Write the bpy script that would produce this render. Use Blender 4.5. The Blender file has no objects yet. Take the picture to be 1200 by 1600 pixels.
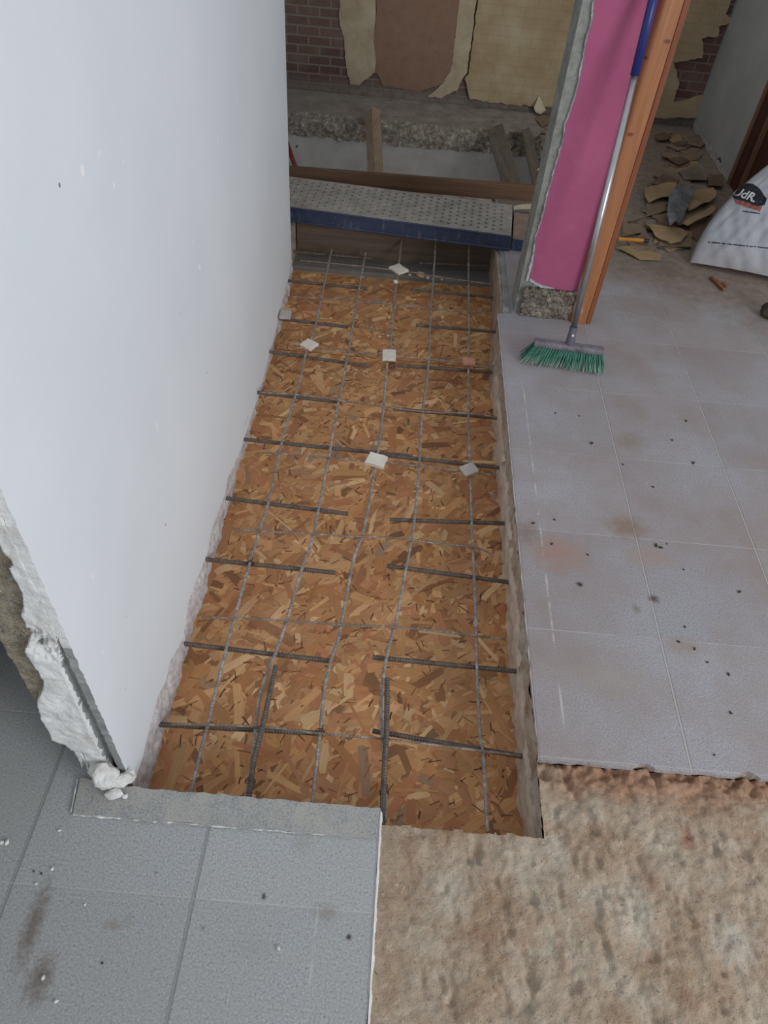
import bpy, bmesh, math, random
from mathutils import Vector, Matrix, noise
random.seed(7)
SC = bpy.context.scene
COL = SC.collection
PI = math.pi

# ------------------------------------------------------------------ camera
H = 1.47
PITCH, ROLL, YAW, F = 0.81332102, 0.0973439, 0.01266772, 1141.90343
_cy, _sy = math.cos(YAW), math.sin(YAW)
FW = Vector((_sy*math.cos(PITCH), _cy*math.cos(PITCH), -math.sin(PITCH)))
R0 = Vector((_cy, -_sy, 0)); U0 = R0.cross(FW)
RT = math.cos(ROLL)*R0 + math.sin(ROLL)*U0
UP = -math.sin(ROLL)*R0 + math.cos(ROLL)*U0
EYE = Vector((0, 0, H))

def ray(x, y): return RT*((x-600)/F) - UP*((y-800)/F) + FW
def atz(x, y, z=0.0):
    d = ray(x, y); return EYE + d*((z-H)/d.z)
def atx(x, y, X):
    d = ray(x, y); return EYE + d*(X/d.x)
def aty(x, y, Y):
    d = ray(x, y); return EYE + d*(Y/d.y)

cam_d = bpy.data.cameras.new('camera'); cam = bpy.data.objects.new('camera', cam_d); COL.objects.link(cam)
cam_d.lens = 36*F/1600; cam_d.sensor_width = 36; cam_d.clip_start = 0.02
m = Matrix.Identity(4)
for i, v in enumerate((RT, UP, -FW)):
    for k in range(3): m[k][i] = v[k]
m.translation = EYE; cam.matrix_world = m
SC.camera = cam

# ------------------------------------------------------------------ materials
def lin(c):
    return tuple(((v/255)/12.92 if v/255 <= .04045 else ((v/255+.055)/1.055)**2.4) for v in c) + (1,)

class NT:
    def __init__(s, name, rough=.8, metal=0.0, spec=.3):
        s.m = bpy.data.materials.new(name); s.m.use_nodes = True
        s.t = s.m.node_tree; s.b = s.t.nodes['Principled BSDF']
        s.b.inputs['Roughness'].default_value = rough; s.b.inputs['Metallic'].default_value = metal
        s.b.inputs['Specular IOR Level'].default_value = spec
        s.tc = s.t.nodes.new('ShaderNodeTexCoord'); s.geo = s.t.nodes.new('ShaderNodeNewGeometry')
        s.pos = s.geo.outputs['Position']; s.obj = s.tc.outputs['Object']
    def n(s, typ, **kw):
        nd = s.t.nodes.new(typ)
        for k, v in kw.items(): setattr(nd, k, v)
        return nd
    def put(s, sock, v):
        if isinstance(v, bpy.types.NodeSocket): s.t.links.new(v, sock)
        else: sock.default_value = v
    def math(s, op, a, b=0.0, clamp=False):
        nd = s.n('ShaderNodeMath', operation=op, use_clamp=clamp); s.put(nd.inputs[0], a); s.put(nd.inputs[1], b); return nd.outputs[0]
    def mapping(s, vec, scale=(1,1,1), loc=(0,0,0), rot=(0,0,0)):
        nd = s.n('ShaderNodeMapping'); s.put(nd.inputs['Vector'], vec)
        nd.inputs['Scale'].default_value = scale; nd.inputs['Location'].default_value = loc; nd.inputs['Rotation'].default_value = rot
        return nd.outputs[0]
    def noise(s, scale, detail=3, rough=.55, vec=None, dist=0.0):
        nd = s.n('ShaderNodeTexNoise'); s.put(nd.inputs['Vector'], vec or s.pos)
        nd.inputs['Scale'].default_value = scale; nd.inputs['Detail'].default_value = detail
        nd.inputs['Roughness'].default_value = rough; nd.inputs['Distortion'].default_value = dist
        return nd.outputs['Fac']
    def voro(s, scale, vec=None, feat='F1', out='Distance'):
        nd = s.n('ShaderNodeTexVoronoi', feature=feat); s.put(nd.inputs['Vector'], vec or s.pos); nd.inputs['Scale'].default_value = scale
        return nd.outputs[out]
    def ramp(s, fac, stops):
        nd = s.n('ShaderNodeValToRGB'); s.put(nd.inputs[0], fac); cr = nd.color_ramp
        while len(cr.elements) < len(stops): cr.elements.new(.5)
        for e, (p, c) in zip(cr.elements, stops): e.position = p; e.color = c if len(c) == 4 else tuple(c)+(1,)
        return nd.outputs['Color']
    def mask(s, fac, lo, hi):
        nd = s.n('ShaderNodeMapRange', clamp=True); s.put(nd.inputs[0], fac)
        nd.inputs[1].default_value = lo; nd.inputs[2].default_value = hi
        return nd.outputs[0]
    def mix(s, fac, a, b, mode='MIX'):
        nd = s.n('ShaderNodeMix', data_type='RGBA', blend_type=mode, clamp_factor=True)
        s.put(nd.inputs[0], fac); s.put(nd.inputs[6], a); s.put(nd.inputs[7], b); return nd.outputs[2]
    def sep(s, vec=None):
        nd = s.n('ShaderNodeSeparateXYZ'); s.put(nd.inputs[0], vec or s.pos); return nd.outputs
    def comb(s, x, y, z=0.0):
        nd = s.n('ShaderNodeCombineXYZ'); s.put(nd.inputs[0], x); s.put(nd.inputs[1], y); s.put(nd.inputs[2], z); return nd.outputs[0]
    def spots(s, col, lst, vec=None, edge=.5, nscale=60, namp=.6):
        """stains of their own shape: (centre, radii, colour, strength)"""
        nz = s.noise(nscale, 3, .6)
        for c, r, cc, k in lst:
            mp = s.mapping(vec or s.pos, tuple(1/q for q in r), tuple(-a/q for a, q in zip(c, r)))
            nd = s.n('ShaderNodeVectorMath', operation='LENGTH'); s.put(nd.inputs[0], mp)
            d = s.math('ADD', nd.outputs['Value'], s.math('MULTIPLY', s.math('SUBTRACT', nz, .5), namp*2))
            f = s.math('MULTIPLY', s.mask(d, 1.0, 1.0-edge), k)
            col = s.mix(f, col, cc)
        return col
    def bump(s, h, strength=.5, dist=.005, normal=None):
        nd = s.n('ShaderNodeBump'); s.put(nd.inputs['Height'], h); nd.inputs['Strength'].default_value = strength
        nd.inputs['Distance'].default_value = dist
        if normal is not None: s.put(nd.inputs['Normal'], normal)
        s.put(s.b.inputs['Normal'], nd.outputs[0]); return nd.outputs[0]
    def color(s, c): s.put(s.b.inputs['Base Color'], c); return s.m

def simple(name, c, rough=.8, metal=0.0, var=.12, scale=30, bump=.2, bscale=120, spec=.3, bdist=.002):
    t = NT(name, rough, metal, spec); c = lin(c)
    dk = tuple(v*(1-var*1.6) for v in c[:3])+(1,); lt = tuple(min(1, v*(1+var)) for v in c[:3])+(1,)
    col = t.ramp(t.noise(scale, 4, .6), [(.3, dk), (.7, lt)])
    if bump: t.bump(t.noise(bscale, 4, .6), bump, bdist)
    return t.color(col)

M = {}
def tile_material(name, base, dust_col, right):
    t = NT(name, .62, 0, .35)
    x, y, z = t.sep()
    sp = t.noise(250, 3, .8)
    b = lin(base)
    col = t.ramp(sp, [(.28, tuple(v*.30 for v in b[:3])), (.42, tuple(v*.84 for v in b[:3])), (.54, b), (.74, tuple(min(1, v*1.5) for v in b[:3]))])
    # tone from tile to tile
    def cell(a, o): return t.math('FLOOR', t.math('DIVIDE', t.math('SUBTRACT', a, o), .33))
    wn = t.n('ShaderNodeTexWhiteNoise', noise_dimensions='2D'); t.put(wn.inputs['Vector'], t.comb(cell(x, .388), cell(y, 1.044)))
    col = t.mix(t.math('MULTIPLY', wn.outputs['Value'], .16), col, (.02, .02, .025, 1))
    # dust
    big = t.noise(3.2, 4, .62)
    col = t.mix(t.math('MULTIPLY', t.mask(big, .36, .66), .72 if right else .30), col, lin(dust_col))
    med = t.noise(22, 5, .7)
    col = t.mix(t.math('MULTIPLY', t.mask(med, .55, .78), .35 if right else .2), col, lin((178, 168, 158)))
    # grout
    def line(a, o):
        f = t.math('FRACT', t.math('ADD', t.math('DIVIDE', t.math('SUBTRACT', a, o), .33), .5))
        return t.math('MULTIPLY', t.math('ABSOLUTE', t.math('SUBTRACT', f, .5)), .33)
    lx, ly = line(x, .388), line(y, 1.044)
    gx = t.mask(lx, .0026, .0012); gy = t.mask(ly, .0022, .0008)
    brk = t.mask(t.noise(7, 3, .6), .32, .58)
    col = t.mix(t.math('MULTIPLY', gx, .75), col, lin((188, 184, 180) if right else (138, 140, 142)))
    col = t.mix(t.math('MULTIPLY', t.math('MULTIPLY', gy, brk), .6), col, lin((190, 186, 184) if right else (188, 189, 189)))
    dk = t.mask(t.math('ABSOLUTE', t.math('SUBTRACT', lx, .0030)), .0012, .0004)
    col = t.mix(t.math('MULTIPLY', dk, .45), col, lin((80, 78, 76)))
    if right:
        # thick dust trodden in beyond the broom
        d = t.math('ADD', t.math('SUBTRACT', y, t.math('MULTIPLY', x, -.55)), t.math('MULTIPLY', t.noise(5, 4, .6), .5))
        col = t.mix(t.math('MULTIPLY', t.mask(d, 3.42, 3.80), .95), col, t.ramp(t.noise(26, 5, .65), [(.3, lin((112, 100, 90))), (.7, lin((152, 136, 122)))]))
    grit = t.mask(t.voro(120), .12, .05); gm = t.mask(t.noise(4.5, 3, .6), .56, .7)
    col = t.mix(t.math('MULTIPLY', t.math('MULTIPLY', grit, gm), .8), col, lin((70, 58, 50)))
    return t, col, t.math('SUBTRACT', t.math('MULTIPLY', sp, .15), t.math('MAXIMUM', gx, gy))

# right floor
t, col, h = tile_material('right_tiles', (174, 172, 177), (150, 134, 128), True)
P = lambda x, y, z=0: tuple(atz(x, y, z))
st = []
for (px, py, rx, ry, c, k) in [(868, 862, .10, .085, (170, 128, 112), .6), (980, 824, .075, .055, (140, 112, 92), .7), (822, 830, .05, .06, (128, 108, 96), .55),
     (1022, 936, .018, .018, (88, 66, 50), .9), (995, 952, .014, .02, (120, 108, 90), .7), (1070, 1010, .07, .035, (150, 126, 110), .5), (1015, 870, .10, .05, (166, 142, 126), .5),
     (905, 912, .012, .008, (60, 52, 46), .9), (985, 690, .07, .06, (142, 126, 112), .6), (950, 1060, .14, .05, (160, 152, 140), .45), (840, 540, .12, .09, (158, 128, 120), .5),
     (1020, 480, .22, .16, (142, 122, 112), .5), (1100, 560, .2, .14, (150, 138, 138), .4), (1040, 420, .10, .08, (120, 106, 98), .6)]:
    st.append((P(px, py), (rx, ry, .2), lin(c), k))
col = t.spots(col, st, nscale=45, namp=.55, edge=.8)
x, y, z = t.sep()
ml = t.mask(t.math('ABSOLUTE', t.math('SUBTRACT', x, .452)), .0035, .0015)   # faint mortar line left by a skirting
col = t.mix(t.math('MULTIPLY', t.math('MULTIPLY', ml, t.mask(y, 2.05, 2.0)), t.math('MULTIPLY', t.mask(t.noise(9, 4, .7), .46, .6), .7)), col, lin((205, 202, 198)))
t.bump(h, .25, .002); M['tile_r'] = t.color(col)

t, col, h = tile_material('left_tiles', (177, 180, 182), (166, 164, 158), False)
st = []
for (px, py, rx, ry, c, k) in [(52, 1445, .022, .09, (112, 98, 88), .75), (62, 1530, .03, .05, (108, 94, 84), .7), (176, 1446, .022, .012, (136, 116, 102), .5), (508, 1425, .03, .02, (140, 122, 108), .45),
     (472, 1318, .03, .03, (150, 150, 140), .4), (545, 1464, .007, .006, (50, 46, 42), .9), (412, 1400, .005, .009, (60, 58, 54), .9), (200, 1438, .015, .015, (140, 138, 122), .35), (395, 1480, .05, .03, (150, 150, 150), .3)]:
    st.append((P(px, py), (rx, ry, .2), lin(c), k))
col = t.spots(col, st, nscale=90, namp=.7, edge=.8)
x, y, z = t.sep()
ml = t.mask(t.math('ABSOLUTE', t.math('SUBTRACT', x, -.045)), .003, .001)
col = t.mix(t.math('MULTIPLY', t.math('MULTIPLY', ml, t.mask(y, .40, .37)), t.math('MULTIPLY', t.mask(t.noise(14, 4, .7), .42, .55), .7)), col, lin((190, 190, 188)))
t.bump(h, .25, .002); M['tile_l'] = t.color(col)

# strip where the old wall stood
t = NT('smeared_strip', .8)
sp = t.noise(330, 2, .7)
col = t.ramp(sp, [(.3, lin((126, 128, 129))), (.5, lin((160, 161, 160))), (.7, lin((182, 183, 182)))])
col = t.mix(t.math('MULTIPLY', t.mask(t.noise(18, 5, .65), .42, .65), .55), col, lin((182, 179, 168)))
t.bump(sp, .2, .002); M['strip'] = t.color(col)

# bare screed
t = NT('bare_screed', .95, 0, .1)
c1 = t.ramp(t.noise(9, 6, .65), [(.28, lin((160, 130, 107))), (.45, lin((172, 151, 130))), (.58, lin((180, 164, 145))), (.75, lin((194, 184, 168)))])
c1 = t.mix(t.math('MULTIPLY', t.mask(t.noise(34, 5, .7), .56, .74), .5), c1, lin((150, 112, 92)))
c1 = t.mix(t.math('MULTIPLY', t.mask(t.noise(55, 5, .7, dist=.6), .55, .72), .4), c1, lin((220, 210, 194)))
x, y, z = t.sep()
rim = t.math('ADD', y, t.math('MULTIPLY', t.noise(14, 4, .6), .09))
c1 = t.mix(t.math('MULTIPLY', t.math('MULTIPLY', t.mask(rim, .675, .72), t.mask(x, .39, .46)), .85), c1, t.ramp(t.noise(40, 5, .7), [(.3, lin((130, 92, 74))), (.6, lin((184, 146, 120))), (.8, lin((210, 190, 170)))]))
c1 = t.spots(c1, [(P(px, py, -.02), (rx, ry, .2), lin(cc), k) for px, py, rx, ry, cc, k in [(1000, 1440, .05, .07, (214, 206, 192), .6), (930, 1400, .05, .04, (208, 202, 190), .55), (870, 1330, .03, .05, (210, 204, 192), .5), (700, 1400, .05, .06, (206, 198, 182), .45), (1150, 1470, .06, .06, (204, 202, 194), .5), (1075, 1310, .02, .025, (150, 104, 84), .8), (1020, 1380, .03, .03, (168, 128, 106), .5), (640, 1340, .02, .04, (150, 116, 94), .6), (880, 1500, .02, .05, (150, 112, 92), .55), (820, 1470, .015, .03, (160, 122, 100), .5)]], nscale=50, namp=.7, edge=.9)
c1 = t.mix(t.math('MULTIPLY', t.mask(t.noise(160, 2, .6), .62, .72), .6), c1, lin((96, 78, 64)))
b1 = t.math('ADD', t.noise(70, 6, .7), t.math('MULTIPLY', t.noise(230, 3, .65), .5))
t.bump(b1, .7, .007); M['screed'] = t.color(c1)

# concrete sides
def rough_mat(name, stops, scale=18, bs=60, strength=.8, dist=.01, extra=None):
    t = NT(name, .93, 0, .12)
    c = t.ramp(t.noise(scale, 6, .68), [(p, lin(q)) for p, q in stops])
    if extra: c = t.mix(t.math('MULTIPLY', t.mask(t.noise(scale*2.7, 5, .7), .53, .68), .7), c, lin(extra))
    t.bump(t.math('ADD', t.noise(bs, 6, .7), t.math('MULTIPLY', t.noise(bs*3.3, 3, .6), .4)), strength, dist)
    return t.color(c)
M['slab_side'] = rough_mat('slab_side', [(.3, (150, 122, 104)), (.5, (190, 174, 156)), (.7, (206, 198, 186))], 16, 55)
M['mortar_low'] = rough_mat('fresh_mortar', [(.3, (190, 172, 154)), (.7, (216, 203, 187))], 14, 60, .35, .005)
M['plaster_edge'] = rough_mat('broken_plaster_edge', [(.3, (176, 170, 172)), (.5, (212, 208, 210)), (.72, (240, 240, 240))], 30, 60, .8, .008, (186, 166, 154))
M['rubble'] = rough_mat('broken_slab_edge', [(.28, (96, 88, 79)), (.5, (136, 127, 116)), (.72, (192, 186, 174))], 36, 40, .8, .015, (128, 110, 96))
M['ledge'] = rough_mat('grey_ledge', [(.3, (134, 126, 117)), (.7, (166, 158, 148))], 7, 40, .5, .008, (124, 112, 100))
M['dusty_floor'] = rough_mat('dusty_floor', [(.3, (112, 100, 90)), (.7, (150, 134, 120))], 12, 50, .6, .008)
M['pit_wall'] = rough_mat('pit_plaster', [(.3, (138, 134, 129)), (.7, (160, 157, 153))], 6, 60, .25, .004)
M['white_block'] = rough_mat('white_gypsum', [(.25, (206, 206, 204)), (.7, (242, 244, 244))], 14, 40, .55, .008, (214, 206, 196))
M['grey_mortar_and_shade'] = rough_mat('grey_mortar_and_shade', [(.3, (126, 128, 128)), (.7, (168, 170, 168))], 14, 70, .5, .006)  # mortar grey, also used as painted shade on the broken wall end
M['pier_mortar'] = rough_mat('pier_mortar', [(.3, (128, 130, 126)), (.7, (168, 170, 164))], 14, 50, .6, .006, (110, 104, 94))
M['pier_base'] = rough_mat('pier_base', [(.3, (92, 80, 70)), (.5, (140, 130, 118)), (.7, (178, 172, 164))], 26, 60, .9, .01)
t = NT('brown_render', .95, 0, .1)
c = t.ramp(t.noise(60, 4, .65), [(.3, lin((118, 110, 96))), (.6, lin((156, 147, 130)))])
fl = t.voro(1, vec=t.mapping(t.pos, (240, 240, 110)))
c = t.mix(t.mask(fl, .22, .12), c, lin((206, 197, 174)))
t.bump(t.noise(120, 4, .7), .7, .006); M['brown_render'] = t.color(c)

# white painted wall
t = NT('white_paint', .75, 0, .25)
c = t.ramp(t.noise(2.2, 3, .5), [(.3, lin((222, 228, 234))), (.7, lin((230, 235, 240)))])
vm = t.mapping(t.pos, (1, 22, 9))
scr = t.mask(t.noise(1.0, 4, .75, vec=vm), .70, .75)
c = t.mix(t.math('MULTIPLY', scr, .35), c, lin((246, 248, 250)))
lst = []
for (px, py, ry, rz, cc, k) in [(129, 266, .008, .010, (250, 250, 250), .9), (178, 290, .004, .006, (250, 250, 250), .9), (193, 252, .005, .004, (248, 248, 248), .7), (155, 240, .010, .006, (244, 246, 248), .5),
     (340, 216, .006, .014, (246, 247, 249), .8), (312, 418, .007, .010, (250, 250, 250), .9), (302, 378, .004, .012, (246, 248, 250), .7), (370, 150, .006, .025, (240, 242, 246), .5),
     (245, 665, .006, .014, (246, 248, 252), .7), (282, 610, .006, .006, (240, 244, 250), .5), (350, 400, .010, .008, (240, 243, 248), .5), (386, 495, .004, .02, (236, 240, 246), .5), (145, 900, .004, .008, (246, 248, 252), .6), (160, 1020, .004, .008, (246, 248, 252), .6),
     (93, 289, .0035, .004, (92, 84, 74), .95), (259, 820, .0022, .0055, (70, 60, 54), .95), (323, 582, .003, .003, (60, 58, 56), .95), (283, 490, .0015, .004, (150, 130, 120), .7), (198, 963, .001, .005, (120, 116, 112), .8), (196, 1076, .003, .002, (130, 120, 112), .7)]:
    p = atx(px, py, -.454); lst.append((tuple(p), (.05, ry, rz), lin(cc), k*.85))
c = t.spots(c, lst, nscale=150, namp=.35, edge=.4)
t.bump(t.math('ADD', t.noise(9, 3, .5), t.math('MULTIPLY', t.noise(160, 3, .6), .12)), .18, .01)
M['white_paint'] = t.color(c)

t = NT('grey_white_wall', .85)
c = t.ramp(t.noise(3, 4, .55), [(.3, lin((168, 172, 174))), (.7, lin((190, 193, 194)))])
t.bump(t.noise(120, 3, .6), .15, .003); M['grey_wall'] = t.color(c)
M['ceiling'] = simple('ceiling_paint', (215, 215, 212), .9, var=.03)
M['outer_wall'] = simple('plain_plaster', (170, 168, 164), .9, var=.05, scale=4)

# pink wall
t = NT('pink_paint', .8, 0, .2)
c = t.ramp(t.noise(4, 4, .6), [(.3, lin((166, 86, 120))), (.7, lin((178, 96, 130)))])
c = t.mix(t.math('MULTIPLY', t.mask(t.noise(11, 5, .7), .55, .75), .2), c, lin((188, 124, 152)))
t.bump(t.noise(260, 3, .6), .35, .003); M['pink'] = t.color(c)
M['white_fill'] = rough_mat('white_filler', [(.3, (170, 162, 164)), (.7, (214, 208, 210))], 30, 80, .6, .006)

# OSB strands
t = NT('strand_board', .7, 0, .25)
ca = t.n('ShaderNodeVertexColor', layer_name='strand'); uv = t.n('ShaderNodeUVMap', uv_map='grain')
g = t.noise(1.0, 5, .65, vec=t.mapping(uv.outputs[0], (14, 190, 1)))
c = t.mix(t.math('MULTIPLY', t.mask(g, .40, .70), .32), ca.outputs['Color'], lin((142, 96, 62)))
c = t.mix(t.math('MULTIPLY', t.mask(t.noise(6, 4, .6), .5, .75), .25), c, lin((186, 152, 122)))
c = t.mix(t.math('MULTIPLY', t.mask(t.noise(4, 3, .6, vec=t.mapping(t.pos, (1, 1, 1), (3, 7, 1))), .52, .7), .30), c, lin((160, 96, 64)))
t.bump(g, .25, .001); M['osb'] = t.color(c)
M['osb_edge'] = simple('strand_board_edge', (138, 96, 60), .85, scale=90, var=.25)

# metals
def bar_mat(name, a, b, dust, k, metal=.35):
    t = NT(name, .62, metal, .4)
    c = t.ramp(t.noise(70, 4, .65), [(.3, lin(a)), (.7, lin(b))])
    c = t.mix(t.math('MULTIPLY', t.mask(t.noise(40, 4, .7, vec=t.mapping(t.pos, (1, 1, 1), (5, 3, 2))), .50, .66), k), c, lin(dust))
    return t.color(c)
M['rebar'] = bar_mat('ribbed_steel', (84, 76, 70), (118, 110, 104), (150, 122, 98), .35)
M['wire'] = bar_mat('mesh_steel', (126, 120, 115), (166, 160, 154), (214, 208, 200), .6)
M['crosswire'] = bar_mat('cross_wire_steel', (120, 106, 94), (150, 134, 120), (204, 192, 178), .6)
M['tie'] = simple('tie_wire_steel', (60, 54, 50), .6, .5, bump=0)
M['chip'] = simple('tile_chip', (226, 218, 206), .7, var=.06, scale=40)
M['chip_brick'] = simple('brick_chip', (206, 150, 126), .9, var=.12, scale=60)
M['chip_grey'] = simple('grey_chip', (186, 180, 172), .9, var=.08, scale=60)

# scaffold plank
t = NT('galvanised_deck', .7, .25, .4)
c = t.ramp(t.noise(14, 5, .65), [(.3, lin((150, 146, 141))), (.7, lin((190, 184, 177)))])
c = t.mix(t.math('MULTIPLY', t.mask(t.noise(26, 4, .7), .55, .7), .5), c, lin((146, 132, 118)))
x, y, z = t.sep(t.obj)
t.bump(t.noise(60, 4, .6), .2, .003); M['deck'] = t.color(c)
t = NT('blue_side_rail', .5, .1, .45)
c = t.ramp(t.noise(10, 4, .6), [(.3, lin((48, 57, 84))), (.7, lin((64, 74, 101)))])
sm = t.mask(t.noise(1, 5, .75, vec=t.mapping(t.pos, (60, 60, 16))), .56, .72)
c = t.mix(t.math('MULTIPLY', sm, .6), c, lin((140, 138, 138)))
M['blue_rail'] = t.color(c)
M['rust_end'] = simple('dirty_deck', (150, 130, 114), .85, var=.18, scale=22)

def wood(name, a, b, axis='x', rough=.75, ring=9, spec=.3, knots=None, worn=None):
    t = NT(name, rough, 0, spec)
    sc = {'x': (1.2, ring*3, ring*3), 'y': (ring*3, 1.2, ring*3), 'z': (ring*3, ring*3, 1.2)}[axis]
    g = t.noise(1.6, 5, .6, vec=t.mapping(t.pos, sc), dist=.8)
    f = t.noise(1.0, 4, .7, vec=t.mapping(t.pos, tuple(v*9 for v in sc)))
    c = t.ramp(g, [(.3, lin(a)), (.7, lin(b))])
    c = t.mix(t.math('MULTIPLY', t.mask(f, .5, .72), .3), c, tuple(v*.45 for v in lin(a)[:3])+(1,))
    if knots: c = t.spots(c, knots, nscale=60, namp=.3, edge=.6)
    if worn: c = t.spots(c, worn, nscale=70, namp=.9, edge=.5)
    t.bump(f, .2, .002)
    return t.color(c)
M['board_brown'] = wood('brown_board', (100, 76, 58), (124, 96, 74), 'x')
M['board_dark'] = wood('dark_board', (92, 80, 68), (118, 104, 88), 'x')
M['batten'] = wood('grey_batten', (112, 108, 104), (138, 134, 130), 'x', ring=6)
M['post_light'] = wood('grey_brown_timber', (146, 124, 104), (178, 156, 134), 'y', ring=12)
M['timber_dark'] = wood('weathered_timber', (96, 88, 78), (130, 120, 108), 'y', ring=10)
kn = []
for px, py in [(1043, 65), (985, 210), (972, 170), (945, 290)]:
    p = aty(px, py, 2.452); kn.append((tuple(p), (.014, .05, .008), lin((104, 58, 34)), .85))
p = aty(905, 440, 2.452); q = aty(898, 490, 2.452)
M['frame_wood'] = wood('varnished_pine', (152, 96, 60), (180, 122, 80), 'z', .45, 10, .5, kn,
                       [(tuple(aty(906, 448, 2.452)), (.022, .06, .05), lin((188, 172, 160)), .8), (tuple(aty(900, 482, 2.452)), (.03, .06, .03), lin((178, 158, 140)), .85)])
M['frame_dark'] = wood('dark_pine_edge', (120, 66, 40), (150, 92, 58), 'z', .5, 10, .4)
M['door_red'] = wood('red_brown_door', (70, 34, 28), (92, 48, 38), 'z', .5, 8, .4)
M['door_edge'] = wood('door_edge', (120, 92, 74), (148, 116, 94), 'z', .6, 8, .3)

# far wall
t = NT('dark_bricks', .9, 0, .15)
x, y, z = t.sep()
br = t.n('ShaderNodeTexBrick'); t.put(br.inputs['Vector'], t.comb(x, z))
br.inputs['Color1'].default_value = lin((104, 80, 76)); br.inputs['Color2'].default_value = lin((122, 96, 88)); br.inputs['Mortar'].default_value = lin((136, 124, 114))
br.inputs['Scale'].default_value = 1; br.inputs['Mortar Size'].default_value = .006; br.inputs['Brick Width'].default_value = .125; br.inputs['Row Height'].default_value = .047; br.inputs['Mortar Smooth'].default_value = .3
c = t.mix(t.math('MULTIPLY', t.mask(t.noise(9, 4, .65), .45, .7), .45), br.outputs['Color'], lin((140, 128, 118)))
dirt = t.math('ADD', z, t.math('MULTIPLY', t.noise(9, 4, .6), .08))
c = t.mix(t.math('MULTIPLY', t.mask(dirt, .13, .06), .9), c, t.ramp(t.noise(25, 4, .6), [(.3, lin((116, 108, 98))), (.7, lin((144, 136, 126)))]))
t.bump(t.math('ADD', t.math('MULTIPLY', br.outputs['Fac'], -1), t.math('MULTIPLY', t.noise(120, 4, .6), .5)), .6, .006); M['brick'] = t.color(c)
t = NT('insulation_foam', .9, 0, .15)
c = t.ramp(t.noise(5, 5, .6), [(.3, lin((166, 143, 110))), (.55, lin((182, 164, 132))), (.8, lin((194, 182, 154)))])
x, y, z = t.sep()
w = t.n('ShaderNodeTexBrick'); t.put(w.inputs['Vector'], t.comb(x, z)); w.inputs['Color1'].default_value = (1, 1, 1, 1); w.inputs['Color2'].default_value = (.9, .9, .9, 1); w.inputs['Mortar'].default_value = (.72, .68, .62, 1)
w.inputs['Scale'].default_value = 1; w.inputs['Brick Width'].default_value = .125; w.inputs['Row Height'].default_value = .047; w.inputs['Mortar Size'].default_value = .006; w.inputs['Mortar Smooth'].default_value = 1
c = t.mix(.32, c, w.outputs['Color'], 'MULTIPLY')
t.bump(t.noise(30, 4, .6), .5, .008); M['foam'] = t.color(c)
M['foam_pale'] = rough_mat('pale_foam', [(.3, (168, 150, 122)), (.7, (200, 186, 160))], 8, 30, .6, .01)
M['panel_brown'] = rough_mat('brown_panel', [(.3, (136, 108, 90)), (.7, (150, 122, 103))], 20, 120, .3, .004)

M['steel_tube'] = simple('brushed_tube', (190, 190, 192), .28, .9, var=.06, bump=0, spec=.5)
M['blue_grip'] = simple('blue_plastic', (34, 46, 112), .35, 0, var=.06, bump=0, spec=.5)
M['grey_plastic'] = simple('grey_plastic', (98, 94, 102), .5, 0, var=.1)
t = NT('broom_bar', .6)
c = t.ramp(t.noise(40, 4, .6), [(.3, lin((92, 88, 96))), (.7, lin((138, 132, 138)))]); M['broom_bar'] = t.color(c)
t = NT('green_bristle', .5, 0, .4)
hi = t.n('ShaderNodeVertexColor', layer_name='bristle'); M['bristle'] = t.color(hi.outputs['Color'])
M['sack'] = None
t = NT('woven_sack', .6, 0, .3)
c = t.ramp(t.noise(7, 4, .6), [(.3, lin((158, 160, 167))), (.7, lin((182, 184, 191)))])
c = t.mix(t.math('MULTIPLY', t.mask(t.noise(18, 5, .7), .52, .72), .4), c, lin((160, 154, 150)))
x, y, z = t.sep()
c = t.mix(t.math('MULTIPLY', t.mask(z, .12, .02), .35), c, lin((150, 138, 130)))
t.bump(t.noise(60, 5, .65), .35, .006); M['sack'] = t.color(c)
M['ink'] = simple('black_print', (34, 36, 44), .6, bump=0, var=.05)
M['print_white'] = simple('white_print', (206, 206, 210), .6, bump=0, var=.03)
M['print_red'] = simple('red_print', (150, 86, 78), .6, bump=0, var=.05)
M['paper'] = rough_mat('torn_paper', [(.3, (152, 128, 98)), (.7, (176, 150, 116))], 10, 40, .4, .006)
M['paper_dusty'] = rough_mat('dusty_paper', [(.3, (126, 108, 90)), (.7, (156, 136, 114))], 10, 40, .4, .006)
M['paper_dark'] = rough_mat('dark_card', [(.3, (106, 86, 74)), (.7, (128, 106, 92))], 10, 40, .4, .006)
M['paper_pale'] = rough_mat('pale_flake', [(.3, (190, 176, 150)), (.7, (214, 202, 178))], 20, 60, .4, .004)
M['plastic_sheet'] = rough_mat('dusty_plastic', [(.3, (104, 104, 104)), (.7, (140, 142, 142))], 30, 60, .8, .008)
M['pencil'] = simple('yellow_paint', (206, 142, 56), .5, bump=0)
M['pencil_end'] = simple('dark_end', (52, 46, 46), .6, bump=0)
M['plaster'] = rough_mat('plaster_lump', [(.3, (206, 204, 200)), (.7, (240, 240, 238))], 30, 90, .6, .005)
M['crumb_dark'] = simple('dark_crumb', (74, 62, 54), .9)
M['splinter'] = simple('splinter_wood', (142, 96, 68), .85, scale=60)
M['red_paint'] = simple('red_paint', (132, 60, 56), .5)

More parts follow.
